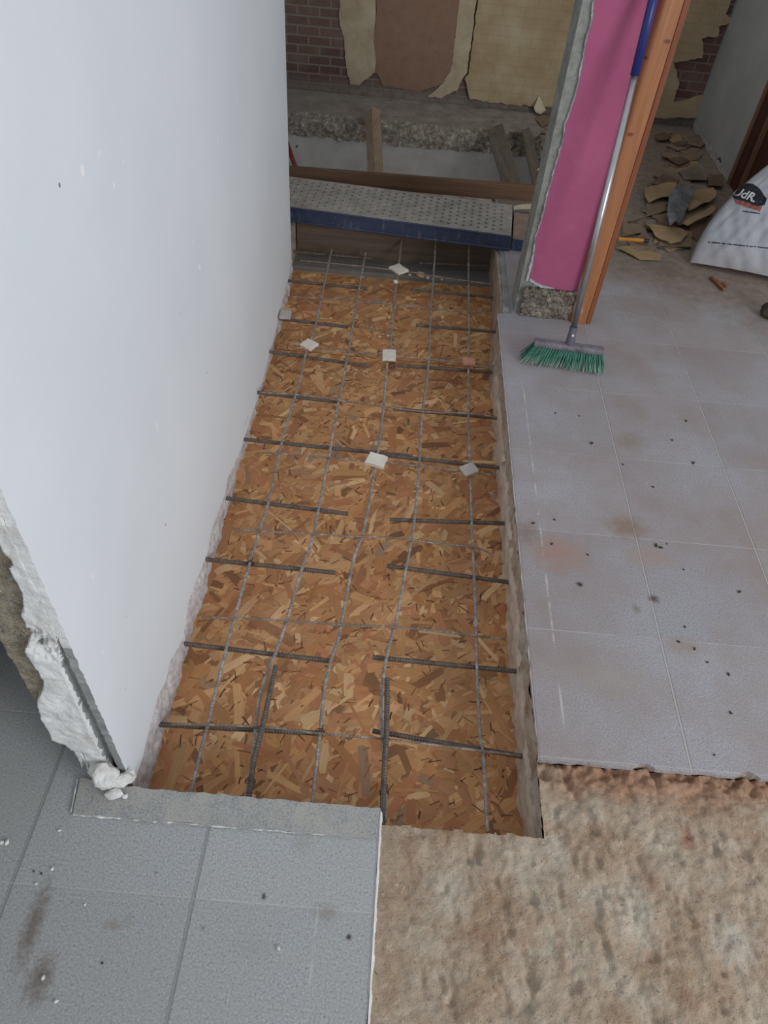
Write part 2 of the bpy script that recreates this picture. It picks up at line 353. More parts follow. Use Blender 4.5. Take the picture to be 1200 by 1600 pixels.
# ------------------------------------------------------------------ mesh helpers
class MB:
    def __init__(s): s.v = []; s.f = []; s.mi = []; s.smooth = False
    def add(s, vs, fs, mi=0):
        o = len(s.v); s.v += [tuple(p) for p in vs]; s.f += [tuple(i+o for i in q) for q in fs]; s.mi += [mi]*len(fs); return s
    def box(s, a, b, mi=0, mat=None):
        (x0, y0, z0), (x1, y1, z1) = a, b
        vs = [Vector(p) for p in ((x0,y0,z0),(x1,y0,z0),(x1,y1,z0),(x0,y1,z0),(x0,y0,z1),(x1,y0,z1),(x1,y1,z1),(x0,y1,z1))]
        if mat: vs = [mat @ p for p in vs]
        return s.add(vs, [(0,3,2,1),(4,5,6,7),(0,1,5,4),(1,2,6,5),(2,3,7,6),(3,0,4,7)], mi)
    def prism(s, poly, d, mi=0, mside=None):
        """poly: list of Vectors; d: extrusion"""
        n = len(poly); poly = [Vector(p) for p in poly]; d = Vector(d)
        vs = poly + [p+d for p in poly]
        s.add(vs, [tuple(range(n)), tuple(range(2*n-1, n-1, -1))], mi)
        o = len(s.v)-2*n
        for i in range(n):
            j = (i+1) % n
            s.f.append((o+i, o+n+i, o+n+j, o+j)); s.mi.append(mi if mside is None else mside)
        return s
    def tube(s, pts, r, n=8, mi=0, ribs=None, caps=True):
        pts = [Vector(p) for p in pts]
        if ribs:
            out = []; L = 0; tot = sum((pts[i+1]-pts[i]).length for i in range(len(pts)-1)); k = max(2, int(tot/ribs))
            out = resample(pts, k*2); rad = [r*(1.12 if i % 2 else .92) for i in range(len(out))]; pts = out
        else: rad = [r]*len(pts) if not isinstance(r, (list, tuple)) else list(r)
        rings = []
        for i, p in enumerate(pts):
            d = (pts[min(i+1, len(pts)-1)] - pts[max(i-1, 0)]).normalized()
            a = d.orthogonal() if i == 0 else (prev - d*prev.dot(d))
            a = a.normalized(); prev = a; b = d.cross(a)
            rings.append([p + (a*math.cos(2*PI*k/n) + b*math.sin(2*PI*k/n))*rad[i] for k in range(n)])
        vs = [q for rg in rings for q in rg]; fs = []
        for i in range(len(pts)-1):
            for k in range(n):
                fs.append((i*n+k, i*n+(k+1) % n, (i+1)*n+(k+1) % n, (i+1)*n+k))
        if caps: fs += [tuple(range(n-1, -1, -1)), tuple((len(pts)-1)*n+k for k in range(n))]
        return s.add(vs, fs, mi)
    def grid(s, fn, nu, nv, mi=0, keep=None):
        vs = [fn(i/nu, j/nv) for j in range(nv+1) for i in range(nu+1)]
        fs = []; mis = []
        for j in range(nv):
            for i in range(nu):
                q = (j*(nu+1)+i, j*(nu+1)+i+1, (j+1)*(nu+1)+i+1, (j+1)*(nu+1)+i)
                if keep:
                    c = sum((Vector(vs[k]) for k in q), Vector())/4; kk = keep(c)
                    if kk is None: continue
                    mis.append(kk)
                else: mis.append(mi)
                fs.append(q)
        o = len(s.v); s.v += [tuple(p) for p in vs]; s.f += [tuple(i+o for i in q) for q in fs]; s.mi += mis; return s
    def build(s, name, mats, parent=None, smooth=False, bevel=0, fixn=True, origin=None):
        me = bpy.data.meshes.new(name); me.from_pydata(s.v, [], s.f)
        if not isinstance(mats, (list, tuple)): mats = [mats]
        for q in mats: me.materials.append(q)
        for p, k in zip(me.polygons, s.mi): p.material_index = k; p.use_smooth = smooth
        if fixn:
            bm = bmesh.new(); bm.from_mesh(me); bmesh.ops.recalc_face_normals(bm, faces=bm.faces); bm.to_mesh(me); bm.free()
        o = bpy.data.objects.new(name, me); COL.objects.link(o)
        if parent is not None:
            o.parent = parent
            o.matrix_parent_inverse = Matrix.Translation(-parent.location)
        elif origin is not None:
            me.transform(Matrix.Translation(-Vector(origin))); o.location = origin
        if bevel:
            b = o.modifiers.new('bevel', 'BEVEL'); b.width = bevel; b.segments = 2; b.limit_method = 'ANGLE'
        return o

def resample(pts, k):
    pts = [Vector(p) for p in pts]; seg = [(pts[i+1]-pts[i]).length for i in range(len(pts)-1)]; T = sum(seg); out = []
    for i in range(k+1):
        d = T*i/k; a = 0
        while a < len(seg)-1 and d > seg[a]: d -= seg[a]; a += 1
        out.append(pts[a].lerp(pts[a+1], min(1, d/seg[a]) if seg[a] else 0))
    return out
def smooth_path(pts, k=5):
    pts = [Vector(p) for p in pts]; out = []
    for i in range(len(pts)-1):
        p0, p1, p2, p3 = pts[max(i-1, 0)], pts[i], pts[i+1], pts[min(i+2, len(pts)-1)]
        for j in range(k):
            t = j/k
            out.append(.5*((2*p1)+(p2-p0)*t+(2*p0-5*p1+4*p2-p3)*t*t+(3*p1-p0-3*p2+p3)*t**3))
    return out+[pts[-1]]
def tag(o, label=None, cat=None, group=None, kind=None):
    if label: o['label'] = label
    if cat: o['category'] = cat
    if group: o['group'] = group
    if kind: o['kind'] = kind
    return o
def thing(name, loc, label, cat, group=None):
    o = bpy.data.objects.new(name, None); o.empty_display_size = .05; COL.objects.link(o); o.location = loc
    return tag(o, label, cat, group)
def structure(o, label=None): o['kind'] = 'structure'; o['label'] = label or o.name; return o
def nz(p, s, oct=3): return noise.fractal(Vector(p)*s, 1.0, 2.0, oct)
def interp(tbl, t):
    if t <= tbl[0][0]: return tbl[0][1]
    for (a, b), (c, d) in zip(tbl, tbl[1:]):
        if t <= c: return b+(d-b)*(t-a)/(c-a) if c > a else d
    return tbl[-1][1]
def jag(a, b, n, amp, z, sc=30, axis=None):
    """ragged line from a to b (2-D) at height z"""
    a, b = Vector(a), Vector(b); d = (b-a); nrm = Vector((-d.y, d.x)).normalized(); out = []
    for i in range(n):
        p = a.lerp(b, i/n); k = nz((p.x, p.y, 0), sc)*amp
        out.append(Vector((p.x+nrm.x*k, p.y+nrm.y*k, z)))
    return out

# ------------------------------------------------------------------ FLOOR
XL, XR, YN = -.456, .388, .575
lx0, lx1 = -2.2, 2.9
# left tiles
poly = jag((.056, -.9), (.058, YN), 60, .0025, 0, 40) + jag((.058, YN), (-.50, YN), 50, .004, 0, 40) + [Vector((-.52, .60, 0)), Vector((-.52, 3.45, 0)), Vector((lx0, 3.45, 0)), Vector((lx0, -.9, 0))]
f = structure(MB().prism(poly, (0, 0, -.014)).build('floor', [M['tile_l']]), 'speckled grey floor tiles left of the bare screed')
# white bedding mortar at the cut edge of the left tiles
mb = MB(); pts = []
for i in range(140):
    y = YN - i*.0105 - .0
    pts.append((.0575+.002*nz((0, y, 3), 40), y, -.006))
mb.grid(lambda u, v: (.0575 + (.006+.004*nz((y_ := (YN-.001-u*1.45), v, 2), 30))*v + .001, YN-.001-u*1.45, -.001-.028*v+.002*nz((u*60, v, 1), 2)), 240, 3)
mb.build('mortar_edge', M['white_block'], f)
# raised smeared strip on the trace of the removed wall
poly = jag((.054, .517), (.056, YN-.002), 6, .001, .007) + jag((.056, YN-.002), (-.50, YN-.002), 60, .003, .007, 45) + jag((-.545, .585), (-.535, .512), 12, .004, .007, 60) + jag((-.535, .512), (.05, .514), 70, .003, .007, 30)
s = structure(MB().prism(poly, (0, 0, -.0069)).build('trim_1', [M['strip']]), 'smeared tile strip along the near lip of the opening')
mb = MB()
def ridge(a, b, w, h, dens):
    a, b = Vector(a), Vector(b); L = (b-a).length; n = int(L/.004)
    path = []; rad = []
    for i in range(n+1):
        p = a.lerp(b, i/n); k = max(0, .25+(nz((p.x, p.y, 5), 22)+.6*nz((p.x, p.y, 8), 70))*dens)
        path.append((p.x, p.y+.002*nz((p.x, p.y, 9), 50), .004)); rad.append(.0003+w*k)
    mb.tube(path, rad, 6)
ridge((-.535, .512, 0), (-.32, .513, 0), .0045, .004, 1.0); ridge((-.32, .5132, 0), (-.12, .5135, 0), .003, .004, 1.0)
ridge((-.12, .5135, 0), (.03, .515, 0), .0018, .004, .8)
ridge((-.54, .515, 0), (-.55, .58, 0), .005, .004, .6)
mb.build('mortar_ridge', M['plaster'], s, smooth=True)

# right tiles with the ragged broken near edge
edge = []
notch = [(1005, 1187, .024, .013), (1165, 1197, .026, .014), (912, 1192, .02, .004), (1095, 1194, .03, .003)]
nts = [(atz(a, b).x, w, d) for a, b, w, d in notch]
N = 420
for i in range(N+1):
    x = XR + (lx1-XR)*i/N
    y = .707 + .0035*nz((x, 1, 1), 40)
    for cx, w, d in nts:
        q = abs(x-cx)/w
        if q < 1: y += d*(1-q**1.5)*(1+.3*nz((x, 3, 3), 120))
    edge.append(Vector((x, y, 0)))
poly = edge + [Vector((lx1, 4.76, 0)), Vector((.72, 4.76, 0))] + jag((.72, 4.40), (.70, 3.52), 30, .02, 0, 18) + [Vector((.66, 3.5, 0)), Vector((.44, 3.5, 0)), Vector((.44, 2.484, 0)), Vector((.392, 2.476, 0))] + jag((.3855, 2.472), (XR, .71), 160, .003, 0, 30)
f2 = structure(MB().prism(poly, (0, 0, -.013)).build('floor', [M['tile_r']]), 'dusty pale floor tiles right of the opening')
# concrete strip beside the pier
poly = jag((.41, 2.484), (.425, 3.14), 50, .006, -.003, 25)
poly = [Vector((.452, 2.484, -.003))] + poly + [Vector((.425, 3.5, -.003)), Vector((.452, 3.5, -.003))]
structure(MB().prism(poly[::-1], (0, 0, -.15)).build('floor', [M['grey_mortar_and_shade']]), 'bare concrete strip at the pier foot')

# bare screed: chiselled surface
def scr_h(x, y):
    p = (x, y, 0)
    h = .005*nz(p, 7, 3) + .0056*nz((x*1.4+y*.5, y*.8-x*.3, 4), 20, 4) + .0025*nz(p, 60, 3)
    v = noise.fractal(Vector((x*2.2+y*.9, y*1.1-x*.4, 2))*14, 1, 2, 3)
    h -= .016*max(0, v-.20)
    h -= .008*max(0, nz((x*1.1, y*.8, 11), 30, 2)-.3)
    return h
def scr(x, y):
    z = -.024 + scr_h(x, y)
    e = min(1, max(0, (x-.063)/.02)); z = z*e + (1-e)*-.026
    if x > XR-.02:
        q = max(0, 1-(.706-y)/.075) * min(1, (x-XR+.02)/.04)
        z += -.012*q*(1+1.2*nz((x, y, 7), 40, 3)) + .006*q*q
    return z
sy1 = .5535
mb = MB()
gx0, gx1, gy0, gy1 = .059, 1.30, .12, .715
nu, nv = 310, 150
def inside(c):
    lim = sy1+.004*nz((c.x, 1, 4), 30)
    if c.x < XR+.003 and c.y > lim: return None
    return 0
mb.grid(lambda u, v: (gx0+(gx1-gx0)*u, gy0+(gy1-gy0)*v, scr(gx0+(gx1-gx0)*u, gy0+(gy1-gy0)*v)), nu, nv, 0, inside)
structure(mb.build('floor', [M['screed']], smooth=True), 'chiselled sandy screed where tiles were lifted')

# slab bodies (concrete around the opening)
mb = MB()
mb.box((lx0, -.9, -.19), (.058, YN-.012, -.0145))
mb.box((.058, -.9, -.19), (lx1, sy1-.012, -.05))
mb.box((lx0, YN-.012, -.19), (XL-.02, 3.45, -.0145))
mb.box((XR+.02, sy1-.012, -.19), (lx1, .72, -.05))
mb.box((XR+.02, .72, -.19), (lx1, 3.5, -.0135))
mb.box((.72, 3.5, -.19), (lx1, 4.9, -.0135))
mb.box((-1.6, 3.16, -.19), (XR+.02, 3.49, -.002))
structure(mb.build('floor', [M['slab_side']]), 'concrete slab around the opening')
# right side of the opening
def right_edge(y): return .386 + (.0 if y < 2.45 else min(.04, (y-2.45)*.4))
def rs(u, v):
    y = .545 + (3.14-.545)*u; z = -.012 - .18*v
    k = .008*nz((y, z*1.4, 1), 12, 4) + .004*nz((y, z, 5), 50, 3)
    x = right_edge(y) + .004 + k
    if y < .70: z = -.026-.166*v
    if v > .45: x -= .006*(1+nz((y, 0, 3), 6))
    return (x, y, z)
mb = MB(); mb.grid(rs, 420, 26, 0, lambda c: 1 if (c.z < -.085+.02*nz((c.y, 2, 2), 9) and c.y < 2.2) else 0)
structure(mb.build('trim_2', [M['slab_side'], M['mortar_low']], smooth=True), 'broken concrete side of the opening below the right tiles')
# near side of the opening
mb = MB()
mb.grid(lambda u, v: (XL+(.058-XL)*u, YN-.006+.004*nz((u*5, v, 2), 6), -.012-.178*v), 60, 10)
mb.grid(lambda u, v: (.058+(XR+.01-.058)*u, sy1-.002+.004*nz((u*5, v, 4), 6), -.026-.164*v), 50, 10)
structure(mb.build('trim_3', [M['slab_side']], smooth=True), 'near concrete side of the opening')
# left side of the opening, below the white wall
def ls(u, v):
    y = YN-.008 + (2.90-YN)*u; z = .03-.222*v
    k = .007*nz((y*.7, z*1.2, 8), 14, 4) + .005*nz((y, z, 3), 45, 3)
    return (XL-.007+k+(.004 if v > .5 else 0)*(1+nz((y, 0, 1), 8)), y, z)
mb = MB(); mb.grid(ls, 430, 28)
structure(mb.build('trim_4', [M['plaster_edge']], smooth=True), 'crumbled plaster edge below the white wall')

# ------------------------------------------------------------------ WALL LEFT
bot_px = [(455,405),(452,430),(441,470),(435,502),(427,534),(414,580),(407,611),(392,652),(381,690),(368,722),(355,749),(352,771),(330,830),(325,862),(316,885),(295,937),(287,996),(266,1034),(259,1066),(247,1087),(233,1140),(224,1179),(214,1212)]
bot = sorted([(p.y, p.z) for p in (atx(a, b, -.454) for a, b in bot_px)])
wl = MB()
wl.box((-.573, .78, .0), (-.468, 2.855, 2.6))
wl.box((-.573, .612, .17), (-.468, .78, 2.6)); wl.box((-.52, .612, .0), (-.468, .78, .17))
W = structure(wl.build('wall_left', [M['grey_mortar_and_shade']]), 'white painted partition with a broken near end')
poly = []
for i in range(160):
    y = .60 + (2.855-.60)*i/159
    poly.append(Vector((-.454, y, interp(bot, y)+.003*nz((y, 0, 0), 50)+.003*nz((y, 3, 0), 16))))
for i in range(1, 60): poly.append(Vector((-.454, 2.855+.004*nz((0, i*.2, 0), 3), poly[159].z+(2.6-poly[159].z)*i/60)))
poly.append(Vector((-.454, 2.855, 2.6)))
for i in range(300):
    z = 2.6-(2.6-.03)*(i/299); poly.append(Vector((-.454, .597+.003*nz((1, z, 0), 45)+.002*nz((1, z, 4), 150), z)))
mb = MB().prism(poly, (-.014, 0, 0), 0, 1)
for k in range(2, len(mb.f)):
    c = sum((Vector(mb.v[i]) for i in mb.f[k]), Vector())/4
    if c.y < .62 and c.z > .465: mb.mi[k] = 2  # white above; lower coat edge stays grey as painted shade
mb.build('paint_coat', [M['white_paint'], M['grey_mortar_and_shade'], M['white_block']], W)
# broken end face
wb_px = [(0,861),(19,882),(12,890),(31,928),(35,960),(30,961),(45,1001),(37,1019),(65,1064),(66,1078),(56,1100),(63,1124),(79,1152)]
wb = sorted([(p.z, p.x) for p in (aty(a, b, .594) for a, b in wb_px)])
bt_px = [(78,1158),(88,1163),(102,1166),(112,1174),(124,1173),(127,1186),(128,1201),(147,1194),(150,1200),(149,1214),(152,1230),(170,1236),(196,1236)]
bt = sorted([(p.x, p.z) for p in (aty(a, b, .594) for a, b in bt_px)])
def ef(u, v):
    x = -.574+.1055*u; z = 2.6*(v**2.0)
    bx = interp(wb, z)
    y = .596 + .003*nz((x, z, 1), 30, 2)
    if x < bx: y += .014 + .002*nz((x, z, 7), 90, 2)
    else:
        y += -.0035*nz((x, z, 6), 7, 2) - .003*abs(nz((x, z, 12), 22, 2)) + .0006*nz((x, z, 2), 90, 2) - .004*max(0, min(1, (z-.2)/.2))*0
        sw = -.488+.004*nz((0, z, 1), 20)
        if z < .50: y += .018*min(1, max(0, (x-sw-max(0, (z-.40)*.2))/.003))
        q = max(0, 1-((z-.475)/.05)**2-((x+.50)/.03)**2)
        y += q*(.014+.030*max(-.6, nz((x*1.3, z, 9), 75, 2)))
    return (x, y, z)
def ek(c):
    if c.z < interp(bt, c.x)+.006*nz((c.x, c.z, 2), 60): return None
    if c.x < interp(wb, c.z)+.003*nz((c.x, c.z, 2), 50): return 1
    if c.z < .50 and c.x > -.487+.004*nz((0, c.z, 1), 20)+max(0, (c.z-.40)*.2): return 2  # strip beside the coat, its shade put into the grey colour
    return 0
mb = MB(); mb.grid(ef, 52, 520, 0, ek)
e = mb.build('broken_end', [M['white_block'], M['brown_render'], M['grey_mortar_and_shade']], W, smooth=True, fixn=False)
sm = e.modifiers.new('thickness', 'SOLIDIFY'); sm.thickness = .03; sm.offset = -1

# lumps of plaster at the foot of the wall
def lump(name, c, r, label, cat, mat, group=None, seed=0, sub=2, squash=.8, parent=None):
    bm = bmesh.new(); bmesh.ops.create_icosphere(bm, subdivisions=sub, radius=1)
    rx = r if isinstance(r, (tuple, list)) else (r, r*.9, r*squash)
    for v in bm.verts:
        k = 1+.30*noise.noise(v.co*1.3+Vector((seed*3.1, seed, 0)))+.16*noise.noise(v.co*3.5+Vector((seed, 0, seed*2)))
        v.co = Vector((v.co.x*rx[0]*k, v.co.y*rx[1]*k, max(-.92, v.co.z*k)*rx[2]))
    me = bpy.data.meshes.new(name); bm.to_mesh(me); bm.free(); me.materials.append(mat)
    o = bpy.data.objects.new(name, me); COL.objects.link(o); o.location = c; o.rotation_euler = (0, 0, seed*1.7)
    return tag(o, label, cat, group)
def on(px, py, z): return Vector(atz(px, py, z))
p = on(166, 1232, .007)
lump('plaster_lump', p+Vector((.0, .012, .030)), (.026, .024, .034), 'large round white plaster lump against the foot of the broken white wall', 'rubble', M['plaster'], seed=1, sub=3)
p = on(180, 1244, .007); lump('plaster_lump', p+Vector((0, 0, .010)), (.017, .011, .011), 'small white plaster lump lying in front of the large round lump', 'rubble', M['plaster'], seed=2)
p = on(152, 1222, .0); lump('plaster_lump', p+Vector((.0, .015, .024)), (.017, .017, .026), 'white plaster lump left of the large round lump at the wall foot', 'rubble', M['plaster'], seed=3)
p = on(188, 1228, .007); lump('plaster_lump', p+Vector((.004, .006, .016)), (.026, .014, .018), 'flat pale plaster piece right of the large round lump', 'rubble', M['plaster'], seed=4)
p = on(203, 1214, .007); lump('plaster_lump', p+Vector((0, -.004, .012)), (.014, .014, .013), 'crumbly white plaster piece at the wall corner beside the opening', 'rubble', M['plaster'], seed=5)
p = on(196, 1246, .007); lump('plaster_lump', p+Vector((0, 0, .004)), (.006, .005, .0045), 'tiny white plaster crumb on the smeared strip, right of the lumps', 'rubble', M['plaster'], seed=6)

# ------------------------------------------------------------------ OSB formwork
PAL = [((206,156,106),5), ((216,168,119),4), ((197,144,96),4.5), ((186,131,86),3), ((226,186,138),2), ((160,112,76),1.6), ((190,130,92),2.5), ((134,96,68),.5), ((166,140,114),.5), ((196,142,102),2)]
PW = [w for _, w in PAL]
def osb(name, x0, x1, y0, y1, label, seed, slant=0):
    rnd = random.Random(seed); z0 = -.190
    vs = []; fs = []; cols = []; uvs = []
    def quad(pts, c, uv):
        o = len(vs); vs.extend(pts); fs.append(tuple(range(o, o+len(pts)))); cols.append(c); uvs.append(uv)
    base = lin((190, 140, 96))
    def sl(x): return slant*(x-x0)
    # body (top, sides, bottom)
    T = [(x0, y0, z0), (x1, y0+sl(x1), z0), (x1, y1+sl(x1), z0), (x0, y1, z0)]; B = [(a, b, z0-.018) for a, b, _ in T]
    quad(T, base, [(0,0),(1,0),(1,1),(0,1)]); quad(B[::-1], base, [(0,0)]*4)
    for i in range(4):
        j = (i+1) % 4; quad([T[i], B[i], B[j], T[j]], lin((120, 80, 48)), [(0,0)]*4)
    area = (x1-x0)*(y1-y0)
    def flake(L, Wd, c, z):
        a = rnd.uniform(-1.57, 1.57) if rnd.random() < .6 else rnd.gauss(.9, .5); cx = rnd.uniform(x0, x1); cy = rnd.uniform(y0, y1)+sl(cx)
        ca, sa = math.cos(a), math.sin(a); ou, ov = rnd.random()*9, rnd.random()*9
        k = [rnd.uniform(.55, 1) for _ in range(4)]; sk = rnd.uniform(-.35, .35)
        prof = [(-.5+.06*sk, -.46), (-.1, -.5*k[0]), (.47, -.5*k[1]), (.5+.1*sk, -.12), (.44, .12), (.49, .5*k[2]), (.0, .5), (-.46, .48*k[3]), (-.53, .1)]
        pts = []; uv = []
        for u, v in prof:
            px = cx+u*L*ca-v*Wd*sa; py = cy+u*L*sa+v*Wd*ca
            px = min(x1, max(x0, px)); py = min(y1+sl(px), max(y0+sl(px), py))
            pts.append((px, py, z)); uv.append((u*L+ou, v*Wd+ov))
        quad(pts, c, uv)
    n = int(area*2600)
    for i in range(n):
        c = rnd.choices(PAL, PW)[0][0]; q = rnd.uniform(.92, 1.06); c = lin(tuple(min(255, v*q) for v in c))
        flake(rnd.choice([rnd.uniform(.02, .06), rnd.uniform(.05, .15)]), rnd.uniform(.006, .034), c, z0+.0001+.0014*i/n)
    for i in range(int(area*480)):   # thin dark slivers
        c = rnd.choice([(112,72,46), (96,64,44), (140,92,60), (128,82,52), (104,78,60)]); c = lin(c)
        flake(rnd.uniform(.006, .035), rnd.uniform(.0015, .005), c, z0+.0016)
    me = bpy.data.meshes.new(name); me.from_pydata(vs, [], fs); me.materials.append(M['osb'])
    ca = me.color_attributes.new('strand', 'FLOAT_COLOR', 'CORNER'); ul = me.uv_layers.new(name='grain')
    li = 0
    for p, c, uv in zip(me.polygons, cols, uvs):
        for k in range(p.loop_total):
            ca.data[p.loop_start+k].color = c; ul.data[p.loop_start+k].uv = uv[k]
    o = bpy.data.objects.new(name, me); COL.objects.link(o)
    return tag(o, label, 'board')
osb('strand_board', -.50, .47, .50, 2.385, 'larger orange-brown strand board lining the near part of the opening', 11)
osb('strand_board', -.50, .47, 2.388, 3.0, 'smaller orange-brown strand board at the far end beneath the plank', 12)

# batten and dark board closing the far end
mb = MB().box((-.47, 3.001, -.19), (.43, 3.118, -.168))
tag(mb.build('batten', M['batten'], bevel=.003), 'grey flat batten lying at the far end of the strand board', 'timber')
mb = MB().box((-.47, 3.128, -.189), (.42, 3.153, -.004))
tag(mb.build('formwork_board', M['board_dark'], bevel=.002), 'dark upright board closing the far end under the blue plank', 'board')
# crumbs of foam along the batten
for i, (px, py, r) in enumerate([(657, 433, .016), (668, 436, .010), (640, 431, .007), (690, 438, .006)]):
    lump('foam_crumb', on(px, py, -.168)+Vector((0, 0, r*.7)), (r*1.3, r, r*.8), ['pale foam lump on the grey batten, biggest of its row', 'pale foam crumb just right of the biggest lump on the batten', 'small pale crumb left of the biggest lump on the batten', 'small pale crumb furthest right on the batten'][i], 'rubble', M['paper_pale'], seed=20+i)

# ------------------------------------------------------------------ STEEL
ZB, ZW, ZC = -.1262, -.1145, -.1070
RB = .0062
ords = ['nearest the tiled step', 'second from the near end', 'third from the near end', 'fourth from the near end', 'fifth from the near end', 'sixth from the near end', 'seventh from the near end', 'eighth from the near end', 'ninth from the near end', 'tenth, before the dark board', 'last, under the plank']
Lb = [((248,1132),(500,1146)), ((288,1006),(518,1033)), ((329,875),(524,895)), ((357,779),(544,803)), ((385,687),(645,713)), ((407,614),(535,629)), ((424,550),(576,572)), ((437,498),(544,511)), ((453,439),(574,451)), ((455,393),(582,404))]
Rb = [((582,1142),(816,1182)), ((582,1027),(806,1049)), ((604,884),(797,910)), ((609,812),(790,818)), ((588,706),(780,731)), ((615,639),(777,653)), ((620,571),(771,582)), ((650,508),(770,518)), ((642,452),(787,466)), ((655,411),(783,416))]
for side, lst in (('left', Lb), ('right', Rb)):
    for i, (a, b) in enumerate(lst):
        A, B = Vector(atz(*a, ZB)), Vector(atz(*b, ZB))
        if side == 'right' and i == 4: A.z += .0; A.y -= .012; 
        d = (B-A).normalized()
        if side == 'left': A -= d*.035
        else: B += d*.035
        o = MB().tube([A, B], RB, 8, 0, ribs=.007).build('rebar', M['rebar'], smooth=False, origin=(A+B)/2)
        tag(o, 'short ribbed bar in the %s edge of the opening, %s' % (side, ords[i]), 'steel bar', 'ribbed bars set in the %s edge' % side)
Abar = [(431,1040),(410,1137),(397,1185),(389,1242),(384,1262)]
Bbar = [(605,1060),(604,1147),(601,1197),(597,1280),(596,1300)]
for pts, lb in ((Abar, 'loose ribbed bar running lengthwise from the tiled step, the left one'), (Bbar, 'loose ribbed bar running lengthwise from the near edge, the right one')):
    P3 = [Vector(atz(x, y, -.0965)) for x, y in pts]
    o = MB().tube(P3, RB, 8, 0, ribs=.007).build('rebar', M['rebar'], origin=P3[0]); tag(o, lb, 'steel bar', 'lengthwise bars at the near edge')
mesh = thing('reinforcing_mesh', (0, 1.8, -.13), 'grey welded steel mesh of long bars and thin cross wires above the strand board', 'steel mesh')
Ws = [
 [(518,391),(517,395),(505,452),(490,520),(477,556),(470,589),(462,617),(443,680),(422,776),(405,830),(391,878),(366,967),(354,1012),(324,1133),(299,1235),(293,1262)],
 [(571,396),(570,400),(558,468),(541,567),(528,633),(517,696),(501,779),(487,847),(472,888),(449,967),(432,1017),(422,1040),(408,1080),(400,1130),(395,1180),(385,1242),(380,1266)],
 [(627,376),(622,424),(614,487),(611,531),(605,567),(600,626),(592,696),(587,728),(570,822),(553,872),(534,972),(530,995),(517,1032),(506,1085),(501,1135),(494,1197),(489,1249),(486,1275)],
 [(681,372),(677,435),(673,487),(669,575),(660,644),(655,725),(647,817),(632,901),(618,975),(612,995),(603,1032),(596,1085),(596,1122),(599,1172),(602,1235),(601,1285)],
 [(733,378),(732,439),(733,516),(732,560),(732,648),(735,740),(737,817),(741,905),(744,990),(745,1042),(750,1147),(755,1180),(761,1284),(763,1300)]]
for w in Ws:
    P3 = smooth_path([(lambda p: aty(x, y, 3.1215) if p.y > 3.1215 else p)(atz(x, y, ZW)) for x, y in w], 4)
    P3 = [Vector((p.x, min(p.y, 3.1225), p.z)) for p in P3]
    P3 = [Vector((p.x, p.y, p.z+.0015*nz((p.x, p.y, 0), 5))) for p in P3]
    MB().tube(P3, .0042, 8, 0, ribs=.009).build('long_bar', M['wire'], mesh)
Cs = [[(268,1131),(414,1136),(497,1146),(596,1154),(695,1166),(813,1181)], [(315,964),(450,970),(531,976),(618,980),(683,986),(790,999)], [(366,828),(487,834),(545,838),(612,840),(682,849),(741,855),(772,868)],
      [(410,707),(520,716),(587,722),(655,728),(776,743)], [(407,613),(466,617),(526,625),(598,635),(660,643),(730,646),(776,652)], [(455,539),(541,549),(605,555),(669,561),(769,572)],
      [(455,464),(517,467),(620,476),(675,482),(768,490)], [(470,407),(554,415),(640,425),(680,432),(781,446)]]
for i, w in enumerate(Cs):
    P3 = smooth_path([atz(x, y, ZC+.0) for x, y in w], 5)
    MB().tube(P3, .0029, 6, 0, ribs=.009).build('cross_wire', M['crosswire'], mesh)
# tie wires
for px, py, r, lb in [(391, 1221, .011, 'thin tie wire loop round the left lengthwise bar near the tiled step'), (600, 1238, .010, 'thin tie wire loop round the right lengthwise bar near the screed edge'), (500, 1144, .010, 'thin tie wire twist on the middle long bar over the nearest cross wire'), (391, 880, .009, 'thin tie wire twist where the leftmost long bar crosses the third left ribbed bar')]:
    c = Vector(atz(px, py, ZW-.001)); mb = MB()
    for k in range(2):
        pts = [c+Vector((math.cos(a)*r, .0025*(k*2-1)+.002*math.sin(a), math.sin(a)*r*.85)) for a in [i*2*PI/16 for i in range(17)]]
        mb.tube(pts, .0009, 5)
    mb.tube([c+Vector((r*.3, 0, r*.8)), c+Vector((r*.6, .006, r*1.2)), c+Vector((r*.5, .012, r*1.5))], .0011, 5)
    o = mb.build('tie_wire', M['tie'], origin=c); tag(o, lb, 'wire')
# spacer chips lying on the mesh
def chip(px, py, w, d, rot, tilt, mat, label, th=.011):
    c = Vector(atz(px, py, ZC+.0042+th)); rnd = random.Random(px)
    poly = []
    for a, b in ((-.5,-.5),(.5,-.5),(.5,.5),(-.5,.5)):
        for k in range(4):
            pass
    cs = [(-.5,-.5),(.5,-.5),(.5,.5),(-.5,.5)]
    for i in range(4):
        a, b = Vector(cs[i]), Vector(cs[(i+1) % 4])
        for k in range(4):
            q = a.lerp(b, k/4); poly.append(Vector((q.x*w*(1+rnd.uniform(-.05, .05)), q.y*d*(1+rnd.uniform(-.05, .05)), 0)))
    mt = Matrix.Rotation(rot, 4, 'Z') @ Matrix.Rotation(tilt, 4, 'X')
    poly = [c + (mt @ p) for p in poly]
    o = MB().prism(poly, (mt @ Vector((0, 0, -th)))).build('spacer_chip', mat, bevel=.002, origin=c)
    tag(o, label, 'spacer', 'broken tile spacers')
chip(623, 419, .056, .066, .75, 0, M['chip'], 'diamond-turned white tile chip at the far end of the mesh, before the dark board')
chip(483, 537, .052, .046, -.6, .1, M['chip'], 'white tile chip on the leftmost long mesh bar')
chip(608, 553, .050, .062, .05, 0, M['chip'], 'square white tile chip in the middle of the mesh')
chip(733, 563, .046, .040, .05, 0, M['chip_brick'], 'reddish brick-coloured chip on the rightmost long bar')
